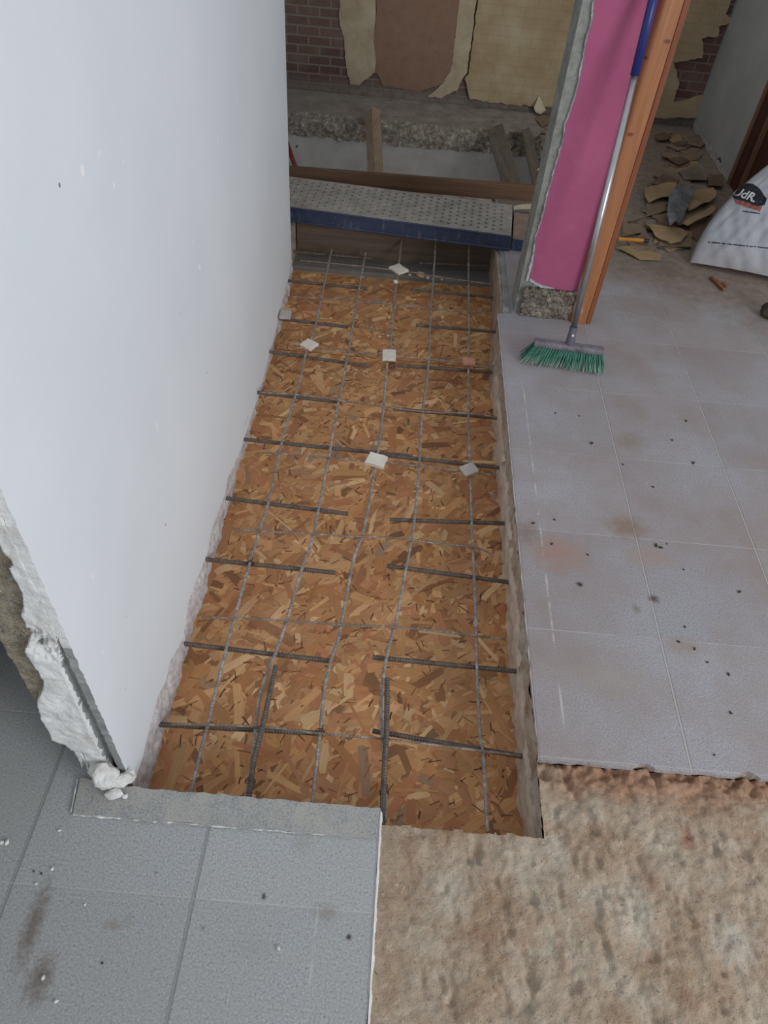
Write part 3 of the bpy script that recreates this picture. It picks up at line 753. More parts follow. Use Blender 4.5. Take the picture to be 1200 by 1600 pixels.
chip(588, 717, .060, .046, -.3, .18, M['chip'], 'thick white wedge-shaped chip on the middle long bar', .016)
chip(733, 732, .052, .040, .55, .1, M['chip_grey'], 'pale chip on the rightmost long bar, nearest the camera on that bar')
chip(446, 490, .042, .050, .05, 0, M['chip_grey'], 'grey square chip tucked against the white wall')
lump('foam_crumb', on(618, 443, ZW)+Vector((0, 0, .008)), (.010, .010, .008), 'small white crumb on the mesh just before the diamond-turned chip', 'rubble', M['plaster'], seed=31)

# ------------------------------------------------------------------ SCAFFOLD PLANK
pl = thing('scaffold_plank', (-.02, 3.02, 0), 'steel scaffold plank with perforated grey deck and blue edge spanning the opening', 'scaffold plank')
PA = Vector((-.62, 3.076, 0)); PB = Vector((.462, 2.985, 0)); pd = (PB-PA).normalized(); pn = Vector((-pd.y, pd.x, 0)); PLn = (PB-PA).length; PWd = .305; PH = .066
def PP(s, t, z): return PA + pd*s + pn*t + Vector((0, 0, z))
mb = MB(); cs, ct = .0318, .0375; ncol = int((PLn-.05)/cs); nrow = 7; s0 = (PLn-.035)-ncol*cs; t0 = .028
hole_mb = MB()
for i in range(ncol):
    for j in range(nrow):
        a, b = s0+i*cs, t0+j*ct; cx, cyy = a+cs/2, b+ct/2+(.006 if i % 2 else -.006)
        sq = [(a, b), (a+cs/2, b), (a+cs, b), (a+cs, b+ct/2), (a+cs, b+ct), (a+cs/2, b+ct), (a, b+ct), (a, b+ct/2)]
        oc = [(cx+.0075*math.cos(k), cyy+.0078*math.sin(k)) for k in [(-3*PI/4)+q*PI/4 for q in range(8)]]
        vs = [PP(*q, PH) for q in sq]+[PP(*q, PH) for q in oc]+[PP(*q, PH-.006) for q in oc]
        fs = [(k, (k+1) % 8, 8+(k+1) % 8, 8+k) for k in range(8)]+[(8+k, 8+(k+1) % 8, 16+(k+1) % 8, 16+k) for k in range(8)]
        mb.add(vs, fs)
def strip(s1, s2, t1, t2, z1=PH, z2=None):
    mb.add([PP(s1, t1, z1), PP(s2, t1, z1), PP(s2, t2, z1), PP(s1, t2, z1)], [(0, 1, 2, 3)])
strip(0, PLn, .002, t0); strip(0, PLn, t0+nrow*ct, PWd-.002); strip(0, s0, t0, t0+nrow*ct); strip(s0+ncol*cs, PLn, t0, t0+nrow*ct)
mb.build('perforated_deck', M['deck'], pl, fixn=False)
for nm, ta, tb in (('side_rail', 0, .004), ('side_rail', PWd-.004, PWd)):
    r = MB(); d = .0015*(1 if ta == 0 else -1)
    r.add([PP(0, ta, .0), PP(PLn, ta, .0), PP(PLn, tb, .0), PP(0, tb, .0), PP(0, ta, PH-.001), PP(PLn, ta, PH-.001), PP(PLn, tb, PH-.001), PP(0, tb, PH-.001)], [(0,3,2,1),(4,5,6,7),(0,1,5,4),(1,2,6,5),(2,3,7,6),(3,0,4,7)])
    # rolled lower lip and raised upper bead
    r.tube([PP(0, ta+(.0 if ta == 0 else .004), .006), PP(PLn, ta+(.0 if ta == 0 else .004), .006)], .006, 8)
    r.tube([PP(0, ta+(.0 if ta == 0 else .004), PH-.004), PP(PLn, ta+(.0 if ta == 0 else .004), PH-.004)], .004, 8)
    r.build(nm, M['blue_rail'], pl)
r = MB(); r.add([PP(PLn, 0, 0), PP(PLn, PWd, 0), PP(PLn, PWd, PH), PP(PLn, 0, PH), PP(PLn-.004, 0, 0), PP(PLn-.004, PWd, 0), PP(PLn-.004, PWd, PH), PP(PLn-.004, 0, PH)], [(0,1,2,3),(7,6,5,4),(0,4,5,1),(1,5,6,2),(2,6,7,3),(3,7,4,0)])
r.build('end_cap', M['deck'], pl)
pl2 = thing('scaffold_plank', (.55, 3.0, 0), 'dirty brown-topped scaffold plank end passing behind the pink wall', 'scaffold plank')
QA = Vector((.468, 2.992, 0)); QB = Vector((1.0, 2.945, 0)); qd = (QB-QA).normalized(); qn = Vector((-qd.y, qd.x, 0))
def QQ(s, t, z): return QA+qd*s+qn*t+Vector((0, 0, z))
qL = .20
mb = MB(); mb.prism([QQ(0, .005, .048), QQ(qL, .005, .048), QQ(qL, .27, .048), QQ(0, .27, .048)], (0, 0, -.008)); mb.build('deck', M['rust_end'], pl2, bevel=.001)
mb = MB(); mb.prism([QQ(0, 0, .0), QQ(qL, 0, .0), QQ(qL, .0045, .0), QQ(0, .0045, .0)], (0, 0, .050)); mb.build('side_rail', M['blue_rail'], pl2, bevel=.001)
mb = MB(); mb.prism([QQ(0, .2705, .0), QQ(qL, .2705, .0), QQ(qL, .275, .0), QQ(0, .275, .0)], (0, 0, .050)); mb.build('side_rail', M['blue_rail'], pl2, bevel=.001)

# brown upright board behind the plank
mb = MB(); mb.add([(-.75, 3.50, -.10), (.66, 3.50, -.10), (.66, 3.527, -.10), (-.75, 3.527, -.10), (-.75, 3.50, .052), (.66, 3.50, .072), (.66, 3.527, .072), (-.75, 3.527, .052)], [(0,3,2,1),(4,5,6,7),(0,1,5,4),(1,2,6,5),(2,3,7,6),(3,0,4,7)])
tag(mb.build('edge_board', M['board_brown'], bevel=.003), 'long brown board standing on edge behind the perforated plank', 'board')

# ------------------------------------------------------------------ STAIR PIT and LEDGE
mb = MB()
def slabface(u, v):
    x = -1.6+2.35*u; z = -.132*v
    k = .030*nz((x, z*1.5, 2), 14, 4)+.018*nz((x, z, 6), 40, 3)
    if v > .93: z -= .016*nz((x, 1, 8), 9, 3)
    return (x, 4.40+k*(.3+v*.7 if v < .9 else 1), z)
mb.grid(slabface, 420, 24)
mb.grid(lambda u, v: (-1.6+2.35*u, 4.40+.36*v+(0 if v > .05 else .030*nz((-1.6+2.35*u, 0, 2), 14, 4)*.3+.018*nz((-1.6+2.35*u, 0, 6), 40, 3)*.3), .003*nz((u*8, v*2, 1), 3) if v > .05 else 0), 420, 20, 1)
structure(mb.build('trim_5', [M['rubble'], M['ledge']], smooth=False), 'rough broken slab edge and grey ledge across the pit')
mb = MB().box((-1.6, 4.425, -2.6), (.85, 4.50, -.125))
structure(mb.build('wall_pit', [M['pit_wall']]), 'pale plastered wall of the storey below')
mb = MB().box((-1.6, 3.45, -2.65), (.85, 4.5, -2.6)); structure(mb.build('floor', [M['dusty_floor']]), 'floor of the storey below')
mb = MB(); mb.grid(lambda u, v: (.715+.02*nz((u*6, v, 3), 3, 3), 3.52+.9*u, -.013-.177*v), 60, 14); mb.box((.735, 3.5, -2.6), (.80, 4.43, -.19)); structure(mb.build('trim_6', [M['rubble']]), 'right side of the stair pit')
# dark hole in the pit wall
c = Vector(aty(463, 229, 4.4235)); mb = MB()
mb.prism([c+Vector((a, 0, b)) for a, b in ((-.008, .004), (-.004, .0), (.002, .004), (.008, .012), (.009, .006), (.004, -.008), (-.002, -.006))], (0, .004, 0)); mb.f = mb.f
tag(mb.build('bracket', M['pencil_end']), 'small black bracket on the pale wall of the pit', 'bracket')

def beam(name, A, B, w, d, roll, mat, label, cat='timber', bevel=.004, ups=None):
    A, B = Vector(A), Vector(B); ax = (B-A).normalized(); s = ax.cross(Vector((0, 0, 1))).normalized(); u = s.cross(ax)
    s, u = s*math.cos(roll)+u*math.sin(roll), u*math.cos(roll)-s*math.sin(roll)
    base = [A+s*a*w/2+u*b*d/2 for a, b in ((-1,-1),(1,-1),(1,1),(-1,1))]
    o = MB().prism(base, B-A).build(name, mat, bevel=bevel, origin=A); return tag(o, label, cat)
beam('timber_post', aty(582, 181, 4.375)+Vector((0, 0, .012)), aty(588, 300, 3.72), .055, .075, .45, M['post_light'], 'slim brown timber leaning from the brown board to the broken slab edge')
beam('timber_joist', aty(775, 205, 4.37)+Vector((0, 0, 0)), aty(806, 312, 3.68), .092, .06, -.5, M['timber_dark'], 'thick grey weathered timber right of the slim post')
beam('timber_joist', aty(822, 208, 4.37)+Vector((0, 0, 0)), aty(846, 310, 3.68), .05, .055, -.35, M['timber_dark'], 'narrower weathered timber beside the thick grey one, nearer the pink wall')
A, B = aty(448, 222, 4.2), aty(462, 263, 3.66)
tag(MB().tube([A, B], .012, 10).build('painted_rod', M['red_paint'], smooth=True, origin=A), 'thin red rod slanting down beside the white wall above the brown board', 'rod')
for i, (px, py, Y, r) in enumerate([(795, 228, 4.36, .035), (805, 238, 4.34, .030), (790, 245, 4.34, .026), (845, 225, 4.34, .03)]):
    lump('rubble_chunk', Vector(aty(px, py, Y)), (r, r*.8, r*.8), ['brown rubble chunk wedged between the two weathered timbers, upper left', 'brown rubble chunk wedged between the two weathered timbers, right', 'brown rubble chunk low between the two weathered timbers', 'grey rubble chunk right of the narrower timber'][i], 'rubble', M['rubble'], seed=40+i, sub=3)

# ------------------------------------------------------------------ FAR WALL
YB = 4.76
wb_ = MB().box((lx0, YB, -.19), (lx1, YB+.25, 2.6)); WBK = structure(wb_.build('wall_back', [M['brick']]), 'far brick wall with torn insulation')
def patch(name, px, depth, mat, amp=.006, off=0.0, parent=None):
    P0 = [aty(x, max(y, -3), YB) for x, y in px]
    # extend upward where the outline leaves the frame
    out = []
    for (x, y), p in zip(px, P0):
        if y <= 0: p = Vector((p.x, p.y, 2.59))
        out.append(p)
    # densify
    den = []
    for i in range(len(out)):
        a, b = out[i], out[(i+1) % len(out)]; L = (b-a).length; n = max(1, min(60, int(L/.012)))
        for k in range(n):
            q = a.lerp(b, k/n); e = .008 if a.z < 2.5 or b.z < 2.5 else 0
            den.append(Vector((q.x+e*nz((q.x, q.z, 1), 30), YB-.0005-off, min(2.59, q.z+e*nz((q.x, q.z, 5), 30)))))
    o = MB().prism(den, (0, -depth, 0)).build(name, mat, parent)
    return o
patch('foam_patch', [(532,0),(530,33),(537,55),(541,103),(547,130),(560,133),(573,122),(586,112),(587,103),(585,55),(590,0)], .012, M['foam_pale'], parent=WBK)
patch('backing_panel', [(590,0),(587,40),(585,55),(587,112),(600,133),(655,142),(690,132),(705,108),(712,50),(717,0)], .010, M['panel_brown'], parent=WBK)
patch('foam_patch', [(717,0),(712,50),(705,108),(690,132),(668,150),(690,152),(712,140),(730,110),(737,60),(741,0)], .014, M['foam_pale'], parent=WBK)
patch('foam_patch', [(743,0),(739,60),(732,112),(727,120),(733,152),(790,160),(870,166),(950,172),(1030,182),(1090,181),(1098,147),(1060,158),(1050,158),(1059,128),(1051,95),(1095,88),(1097,73),(1095,57),(1121,55),(1121,40),(1147,31),(1132,20),(1150,0)], .030, M['foam'], parent=WBK)
# flakes hanging from the foam
def flake_sheet(name, px_list, fn, th, mat, label, cat, curl=.01, seed=0, group=None, sub=3):
    P3 = [Vector(fn(x, y)) for x, y in px_list]
    bm = bmesh.new(); vs = [bm.verts.new(p) for p in P3]; bm.faces.new(vs)
    bmesh.ops.triangulate(bm, faces=bm.faces)
    for _ in range(sub): bmesh.ops.subdivide_edges(bm, edges=bm.edges, cuts=1, use_grid_fill=True)
    for v in bm.verts:
        n1 = noise.noise(Vector((v.co.x*9+seed, v.co.y*9, seed*1.3))); n2 = noise.noise(Vector((v.co.x*25, v.co.y*25+seed, 2)))
        v.co.z += curl*max(-.1, (n1+.35)) + curl*.3*n2 + .0005
        v.co.x += .004*n2; v.co.y += .004*n1
    me = bpy.data.meshes.new(name); bm.to_mesh(me); bm.free(); me.materials.append(mat)
    o = bpy.data.objects.new(name, me); COL.objects.link(o)
    c = sum((v.co for v in me.vertices), Vector())/len(me.vertices); me.transform(Matrix.Translation(-c)); o.location = c
    s_ = o.modifiers.new('thickness', 'SOLIDIFY'); s_.thickness = th; s_.offset = 1
    return tag(o, label, cat, group)
c0 = aty(845, 150, YB-.034)
pts = [(842, 149), (834, 168), (837, 175), (845, 178), (853, 172), (848, 160)]
mb = MB(); mb.prism([aty(x, y, YB-.034-(.03 if y > 165 else .0)) for x, y in pts], (0, -.004, 0))
tag(mb.build('foam_flake', M['paper_pale']), 'pale torn foam flake hanging from the far wall left of the pink wall', 'foam flake')

# ------------------------------------------------------------------ PINK PIER
pr = MB(); pr.box((.450, 2.497, 0), (.70, 2.62, 2.6)); PIER = structure(pr.build('wall_center', [M['pier_mortar']]), 'narrow pink wall end between the opening and the doorway')
edge_px = [(930,0),(927,30),(918,60),(912,95),(905,130),(900,150),(892,175),(884,195),(882,215),(875,240),(871,252),(865,275),(858,300),(853,320),(847,345),(838,372),(836,392),(834,410),(830,425),(826,440)]
bott_px = [(829,434),(838,441),(850,446),(862,449),(876,455),(890,458),(905,460)]
def front(px, Y): return [Vector(aty(x, y, Y)) for x, y in px]
E1 = [Vector((p.x+.0025*nz((p.z, 2, 1), 60)+.002*nz((p.z, 7, 1), 150), p.y, p.z)) for p in resample(front(edge_px, 2.484), 160)]; E2 = [Vector((p.x, p.y, p.z+.003*nz((p.x, 2, 1), 60))) for p in resample(front(bott_px, 2.484), 40)]
top = [Vector((E1[0].x-.004, 2.484, 2.6)), Vector((E1[0].x, 2.484, 1.6)), Vector((E1[0].x+.003, 2.484, 1.3))]
poly = top+E1+E2+[Vector((.70, 2.484, E2[-1].z)), Vector((.70, 2.484, 2.6))]
MB().prism(poly, (0, .0125, 0), 0, 1).build('pink_coat', [M['pink'], M['white_fill']], PIER)
# white filler showing round the pink coat
F1 = [Vector((p.x-.0025-.008*abs(nz((p.z, 1, 1), 14))-.007*max(0, min(1, (.28-p.z)/.08)), 2.4875, p.z)) for p in E1]; F2 = [Vector((p.x, 2.4875, p.z-.013-.010*abs(nz((p.x, 5, 1), 30)))) for p in E2]
poly = [Vector((top[0].x-.005, 2.4875, 2.6))]+F1+[Vector((F1[-1].x, 2.4875, F2[0].z))]+F2+[Vector((.70, 2.4875, F2[-1].z)), Vector((.70, 2.4875, 2.6))]
MB().prism(poly, (0, .009, 0)).build('filler_coat', M['white_fill'], PIER)
mb = MB(); mb.grid(lambda u, v: (.472+.20*u, 2.4885+.010*nz((u*4, v*2, 1), 4, 4)-.004, .115*v), 60, 36); b = mb.build('rubble_foot', M['pier_base'], PIER, smooth=True)
s_ = b.modifiers.new('thickness', 'SOLIDIFY'); s_.thickness = .012; s_.offset = -1
# wooden door frame
fr = MB(); 
n = 8; prof = [(.660+.012*(1-math.cos(a)), 2.452+.016*(1-math.sin(a))) for a in [i*PI/2/n for i in range(n+1)]]
prof = [(.660, 2.50)]+[(x, y) for x, y in prof]+[(.716, 2.452), (.719, 2.456), (.719, 2.50)]
fr.prism([Vector((x, y, .0)) for x, y in prof], (0, 0, 2.1)); FR = structure(fr.build('trim_7', [M['frame_wood']]), 'varnished pine door frame beside the pink wall')
mb = MB().box((.721, 2.458, 0), (.738, 2.63, 2.1)).box((.719, 2.468, 0), (.7215, 2.5, 2.1)); mb.build('jamb_edge', [M['frame_dark']], FR, bevel=.002)
mb = MB().box((.7005, 2.5005, 0), (.7205, 2.62, 2.1)); mb.build('jamb_lining', [M['frame_dark']], FR)
mb = MB()
q = aty(1009, 91, 2.4515); mb.tube([q+Vector((0, -.0006, 0)), q+Vector((0, .004, 0))], .004, 10); mb.build('screw_hole', M['pencil_end'], FR)

# ------------------------------------------------------------------ RIGHT WALL with door
mb = MB()
poly = [Vector((1.66, 4.758, .012)), Vector((1.66, 4.55, .0)), Vector((1.66, 4.3, .0)), Vector((1.66, 4.22, .015)), Vector((1.66, 4.17, .05)), Vector((1.66, 4.12, .03)), Vector((1.66, 4.08, .0)), Vector((1.66, 3.95, .0)), Vector((1.66, 3.95, 2.6)), Vector((1.66, 4.758, 2.6))]
mb.prism(poly, (.10, 0, 0)); mb.box((1.66, 2.95, 2.06), (1.76, 3.9495, 2.6))
WR = structure(mb.build('wall_right', [M['grey_wall']]), 'grey-white wall beyond the litter with a chipped foot')
mb = MB(); mb.grid(lambda u, v: (1.658-.004*abs(nz((u*9, v*4, 1), 3)), 3.96+.76*u, .001+.045*v*(.6+.8*abs(nz((u, 3, 1), 7)))), 80, 4); mb.build('chipped_foot', M['white_fill'], WR)
dr = structure(MB().box((1.652, 3.925, 0), (1.70, 3.948, 2.06)).build('door_1', [M['door_edge']]), 'dark red-brown door frame behind the sack')
MB().box((1.662, 3.80, 0), (1.70, 3.924, 2.06)).build('jamb', M['door_red'], dr)
MB().box((1.656, 3.785, 0), (1.70, 3.799, 2.06)).build('bead', M['door_edge'], dr)
MB().box((1.675, 2.95, 0.005), (1.71, 3.784, 2.06)).build('leaf', M['door_red'], dr)

# ------------------------------------------------------------------ ROOM SHELL: unseen parts, added to darken the left passage
structure(MB().box((lx0, .6, 2.6), (-.574, 3.5, 2.7)).build('ceiling', [M['ceiling']]), 'ceiling')  # out of view; kept over the left passage alone to shade its floor
structure(MB().box((-.93, .64, -.0), (-.84, 3.449, 2.599)).box((lx0-.1, -.9, -.19), (lx0, 5.0, 2.6)).build('wall_outer_added', [M['outer_wall']]), 'outer room wall plus an added unseen wall shading the left passage')  # nearer box is an invented wall that narrows and darkens the passage
structure(MB().box((-.839, .645, 1.95), (-.5745, .72, 2.599)).build('added_lintel', [M['outer_wall']]), 'added unseen lintel shading the floor beside the broken wall end')  # invented lintel, out of view, blocks sky light from the passage floor
structure(MB().box((lx0, 3.45, -.19), (-.80, 3.55, 2.6)).build('wall_cross', [M['outer_wall']]), 'cross wall of the room behind the partition')

# ------------------------------------------------------------------ BROOM
base = Vector(atz(889, 548, .055))
br = thing('broom', (base.x, base.y, 0), 'green-bristled broom with steel and blue handle leaning on the pink wall', 'broom')
hA, hB = Vector(atz(835, 534, .075)), Vector(atz(943, 548, .075))
hd = (hB-hA).normalized(); hn = Vector((-hd.y, hd.x, 0))
mb = MB(); prof = [(-.017, -.010), (-.018, .002), (-.012, .010), (.012, .010), (.018, .002), (.017, -.010)]
mb.prism([hA+hn*a+Vector((0, 0, b)) for a, b in prof], hB-hA); mb.build('head', M['broom_bar'], br, bevel=.003)
# bristles: tufts that fan out to the left
vs = []; fs = []; cols = []; rnd = random.Random(3)
tA, tB = Vector(atz(811, 565, .002)), Vector(atz(944, 584, .002))
for i in range(28):
    for j in range(4):
        fu = (i+.5)/28; root = hA.lerp(hB, fu)+hn*(j-1.5)*.008+Vector((0, 0, -.008))
        for k in range(12):
            ft = min(1, max(0, fu+rnd.gauss(0, .016))); tip = tA.lerp(tB, ft) + hn*((j-1.5)*.013+.014+rnd.gauss(0, .006)) + Vector((0, 0, rnd.uniform(0, .014)))
            r0 = root+Vector((rnd.gauss(0, .0017), rnd.gauss(0, .0017), 0)); mid = r0.lerp(tip, .5)+Vector((0, 0, .003))+hn*-.003
            side = hd*.0011; side2 = hn*.0009; o = len(vs)
            for p, w in ((r0, 1), (mid, 1), (tip, .7)):
                vs += [p-side*w, p+side*w, p+side2*w*1.6]
            for a in (0, 3):
                fs += [(o+a, o+a+1, o+a+4, o+a+3), (o+a+1, o+a+2, o+a+5, o+a+4), (o+a+2, o+a, o+a+3, o+a+5)]
            q = rnd.random(); c0 = lin((40+34*q, 96+44*q, 80+36*q)); c1 = lin((126+46*q, 158+24*q, 142+28*q)) if rnd.random() < .65 else c0
            cols += [c0]*3+[c0]*3+[c1]*3
me = bpy.data.meshes.new('bristles'); me.from_pydata(vs, [], fs); me.materials.append(M['bristle'])
ca = me.color_attributes.new('bristle', 'FLOAT_COLOR', 'POINT')
for i, c in enumerate(cols): ca.data[i].color = c
bo = bpy.data.objects.new('bristles', me); COL.objects.link(bo); bo.parent = br; bo.matrix_parent_inverse = Matrix.Translation(-br.location); bo['kind'] = 'stuff'; bo['label'] = 'splayed green bristles'
HB = Vector(atz(891, 534, .09)); HT = Vector(aty(1022, -8, 2.428)); Hm = Vector(aty(991, 118, 2.41))
hdir = (HT-HB).normalized()
HJ = HB + hdir*((Hm-HB).dot(hdir)); HE = HT+hdir*.12
mb = MB().tube([HB-hdir*.012, HB+hdir*.045], [.017, .0125], 14); mb.tube([HB+hdir*.044, HB+hdir*.052], .0138, 14); socket = mb.build('socket', M['grey_plastic'], br, smooth=False)
MB().tube([HB+hdir*.035, HJ], .0105, 16).build('handle', M['steel_tube'], br, smooth=True)
mb = MB().tube([HJ, HE], .0130, 16); mb.tube([HE, HE+hdir*.01], [.013, .006], 16); mb.build('grip', M['blue_grip'], br, smooth=True)
c = HB+hdir*.03; MB().tube([c+Vector((0, -.0125, 0)), c+Vector((0, -.0165, .001))], .0045, 10).build('rivet', M['print_white'], socket)

# ------------------------------------------------------------------ SACK
S0 = Vector(atz(1074, 411, .004)); sx = Vector((.97, -.24, 0)).normalized(); sback = Vector((.24, .97, 0)).normalized()
sk = thing('rubble_sack', (S0.x+.2, S0.y+.05, 0), 'full white woven sack with black printed emblem slumped before the dark door', 'sack')
SW = .50
def sack_pt(u, v, side):
    """u along the bottom, v up the front; side 0 front, 1 back"""
    left = .006+ .20*(v**1.9); right = SW-.05*(v**2)
    x = left+(right-left)*u
    up = .45*v; lean = .66
    h = up*math.cos(lean)+.0; b = up*math.sin(lean)
    e = (4*u*(1-u))**.45 * (4*(v*.94+.03)*(1-(v*.94+.03)))**.45
    bulge = .075*e
    cr = .006*nz((u*3, v*2.2, side*3+1), 3.2, 3)*e + .020*e*nz((u*5+v*3, v*1.0, 7), 2.6, 2)*(1-v) + .010*e*nz((u*7-v*2, v*2.5, 3), 2.0, 2)
    if side == 0: off = -(bulge*.85+cr)
    else: off = bulge*1.0+cr
    nrm_h, nrm_b = -math.sin(lean), math.cos(lean)   # outward (towards the back)
    p = S0 + sx*x + sback*(b+nrm_b*off+.045*(1-abs(2*u-1))*.2) + Vector((0, 0, max(.0, h+nrm_h*off+.004)))
    # bottom seam sags in a curve
    return p
mb = MB(); mb.grid(lambda u, v: sack_pt(u, v, 0), 48, 40); mb.grid(lambda u, v: sack_pt(u, v, 1), 48, 40)
so = mb.build('sack_body', M['sack'], sk, smooth=True)
bm = bmesh.new(); bm.from_mesh(so.data); bmesh.ops.remove_doubles(bm, verts=bm.verts, dist=.0008); bmesh.ops.recalc_face_normals(bm, faces=bm.faces); bm.to_mesh(so.data); bm.free()
# the print on the front: flat shapes laid on the woven face
def sack_inv(px, py):
    """find (u, v) of the front face seen towards a direction"""
    best = None
    d = ray(px, py).normalized()
    u0, u1, v0, v1 = 0, 1, 0, 1
    for it in range(5):
        best = None
        for i in range(13):
            for j in range(13):
                u = u0+(u1-u0)*i/12; v = v0+(v1-v0)*j/12; p = sack_pt(u, v, 0)-EYE; e_ = (p-d*p.dot(d)).length
                if best is None or e_ < best[0]: best = (e_, u, v)
        du, dv = (u1-u0)/8, (v1-v0)/8; u0, u1, v0, v1 = max(0, best[1]-du), min(1, best[1]+du), max(0, best[2]-dv), min(1, best[2]+dv)
    return best[1], best[2]
def face_normal(u, v):
    a = sack_pt(min(1, u+.01), v, 0)-sack_pt(max(0, u-.01), v, 0); b = sack_pt(u, min(1, v+.01), 0)-sack_pt(u, max(0, v-.01), 0)
    n_ = a.cross(b).normalized(); return n_ if n_.dot(EYE-sack_pt(u, v, 0)) > 0 else -n_
def decal(name, poly_uv, mat, lift, parent, subd=4):
    bm = bmesh.new(); vs = [bm.verts.new((u, v, 0)) for u, v in poly_uv]; bm.faces.new(vs); bmesh.ops.triangulate(bm, faces=bm.faces)
    for _ in range(subd): bmesh.ops.subdivide_edges(bm, edges=bm.edges, cuts=1, use_grid_fill=True)
    for v in bm.verts:
        u_, v_ = v.co.x, v.co.y; v.co = sack_pt(u_, v_, 0)+face_normal(u_, v_)*lift
    me = bpy.data.meshes.new(name); bm.to_mesh(me); bm.free(); me.materials.append(mat)
    o = bpy.data.objects.new(name, me); COL.objects.link(o); o.parent = parent; o.matrix_parent_inverse = Matrix.Translation(-sk.location); return o
def uvp(lst): return [sack_inv(x, y) for x, y in lst]
em = decal('emblem', uvp([(1143,300),(1152,293),(1165,287),(1178,288),(1187,295),(1193,304),(1198,310),(1195,320),(1190,322),(1176,322),(1165,317),(1148,313),(1145,307)]), M['ink'], .0012, sk)
decal('emblem_base', uvp([(1147,311),(1166,316),(1176,321),(1191,323),(1187,331),(1176,327),(1163,323),(1150,318)]), M['print_red'], .0016, sk)
# letters UdR in slanted white print, mapped onto the face
def letters(txt, origin, xdir, ydir, size, mat, parent, name, shear=0.0, lift=.002):
    cu = bpy.data.curves.new(name, 'FONT'); cu.body = txt; cu.size = 1.0; cu.shear = shear; cu.resolution_u = 3; cu.offset = .022
    tmp = bpy.data.objects.new(name, cu); COL.objects.link(tmp)
    dg = bpy.context.evaluated_depsgraph_get(); me = bpy.data.meshes.new_from_object(tmp.evaluated_get(dg)); bpy.data.objects.remove(tmp); 
    bm = bmesh.new(); bm.from_mesh(me)
    for v in bm.verts:
        x, y = v.co.x*size, v.co.y*size
        px = origin[0]+xdir[0]*x+ydir[0]*y; py = origin[1]+xdir[1]*x+ydir[1]*y
        u_, v_ = sack_inv(px, py); v.co = sack_pt(u_, v_, 0)+face_normal(u_, v_)*lift
    bm.to_mesh(me); bm.free(); me.materials.clear(); me.materials.append(mat); me.name = name
    o = bpy.data.objects.new(name, me); COL.objects.link(o); o.parent = parent; o.matrix_parent_inverse = Matrix.Translation(-parent.location); return o
letters('UdR.', (1144, 304), (.94, .34), (.55, -.93), 18, M['print_white'], em, 'emblem_letters', .12, .004)
def rowmarks(name, a, b, n, h, seed):
    rnd = random.Random(seed); mb = MB(); x = 0
    while x < 1:
        w = rnd.uniform(.4, 1.0)/n
        if rnd.random() < .85:
            q = []
            for (t_, k) in ((x, 0), (min(1, x+w*.8), 0), (min(1, x+w*.8), -1), (x, -1)):
                hh = h*rnd.uniform(.7, 1.0)
                px = a[0]+(b[0]-a[0])*t_; py = a[1]+(b[1]-a[1])*t_+k*hh
                u_, v_ = sack_inv(px, py); q.append(sack_pt(u_, v_, 0)+face_normal(u_, v_)*.002)
            mb.add(q, [(0, 1, 2, 3)])
        x += w
    return mb.build(name, M['ink'], sk, fixn=False)
rowmarks('print_line', (1160, 331), (1189, 335), 9, 2.2, 1)
rowmarks('print_line', (1104, 379), (1204, 389), 38, 2.2, 2)

# ------------------------------------------------------------------ LITTER on the right
def fl(z): return lambda x, y: atz(x, y, z)
def sheet(px, mat, label, z=.006, curl=.018, seed=0, group='torn paper scraps on the right floor', name='paper_scrap'):
    return flake_sheet(name, px, fl(z), .002, mat, label, 'paper', curl*.5, seed, group)
sheet([(1083,297),(1115,293),(1120,305),(1107,317),(1075,332),(1073,320)], M['paper'], 'tan torn paper piece left of the sack emblem, nearest the door', .03, .03, 1)
sheet([(1008,295),(1040,288),(1056,290),(1053,312),(1033,312),(1013,318),(1007,307)], M['paper'], 'tan paper piece just left of the crumpled grey plastic', .02, .03, 2)
sheet([(1067,347),(1113,323),(1118,328),(1103,342),(1073,352)], M['paper'], 'long tan paper strip beside the left side of the sack', .032, .03, 3)
sheet([(1010,350),(1068,357),(1075,365),(1063,380),(1047,383),(1023,370)], M['paper'], 'tan paper piece below the crumpled grey plastic', .026, .02, 4)
sheet([(962,390),(988,383),(1033,398),(1030,408),(1000,407)], M['paper'], 'pale tan paper piece nearest the camera, below the pencil', .004, .016, 5)
sheet([(1073,352),(1107,342),(1102,357),(1090,378),(1078,370)], M['paper_dark'], 'dark brown card piece touching the sack\'s left side', .001, .012, 6)
sheet([(973,350),(1008,350),(1010,365),(972,370)], M['paper_dusty'], 'dusty brown paper piece just above the pencil', .006, .02, 7)
sheet([(1010,319),(1038,315),(1040,333),(1010,339)], M['paper_dusty'], 'dusty paper piece left of the crumpled plastic, under the tan piece', .006, .02, 8)
sheet([(1106,272),(1130,274),(1130,291),(1106,291)], M['paper_dark'], 'brown square card piece at the foot of the far right wall', .02, .02, 9)
sheet([(1077,263),(1090,259),(1098,267),(1080,268)], M['paper_dusty'], 'small curled paper flap before the far right wall', .01, .03, 10)
sheet([(850,222),(862,213),(868,222),(858,232)], M['paper'], 'small tan paper scrap between the pit and the pink wall', .004, .02, 11)
sheet([(836,185),(850,180),(862,190),(846,200)], M['paper_dusty'], 'dusty paper scrap on the ledge left of the pink wall', .004, .015, 12)
sheet([(838,268),(852,258),(856,262),(846,272)], M['paper_pale'], 'pale curled scrap at the pit edge beside the pink wall', .012, .03, 13)
sheet([(802,322),(838,318),(836,326),(800,327)], M['paper_pale'], 'pale scrap behind the dirty plank end', .045, .006, 14)
rnd = random.Random(5)
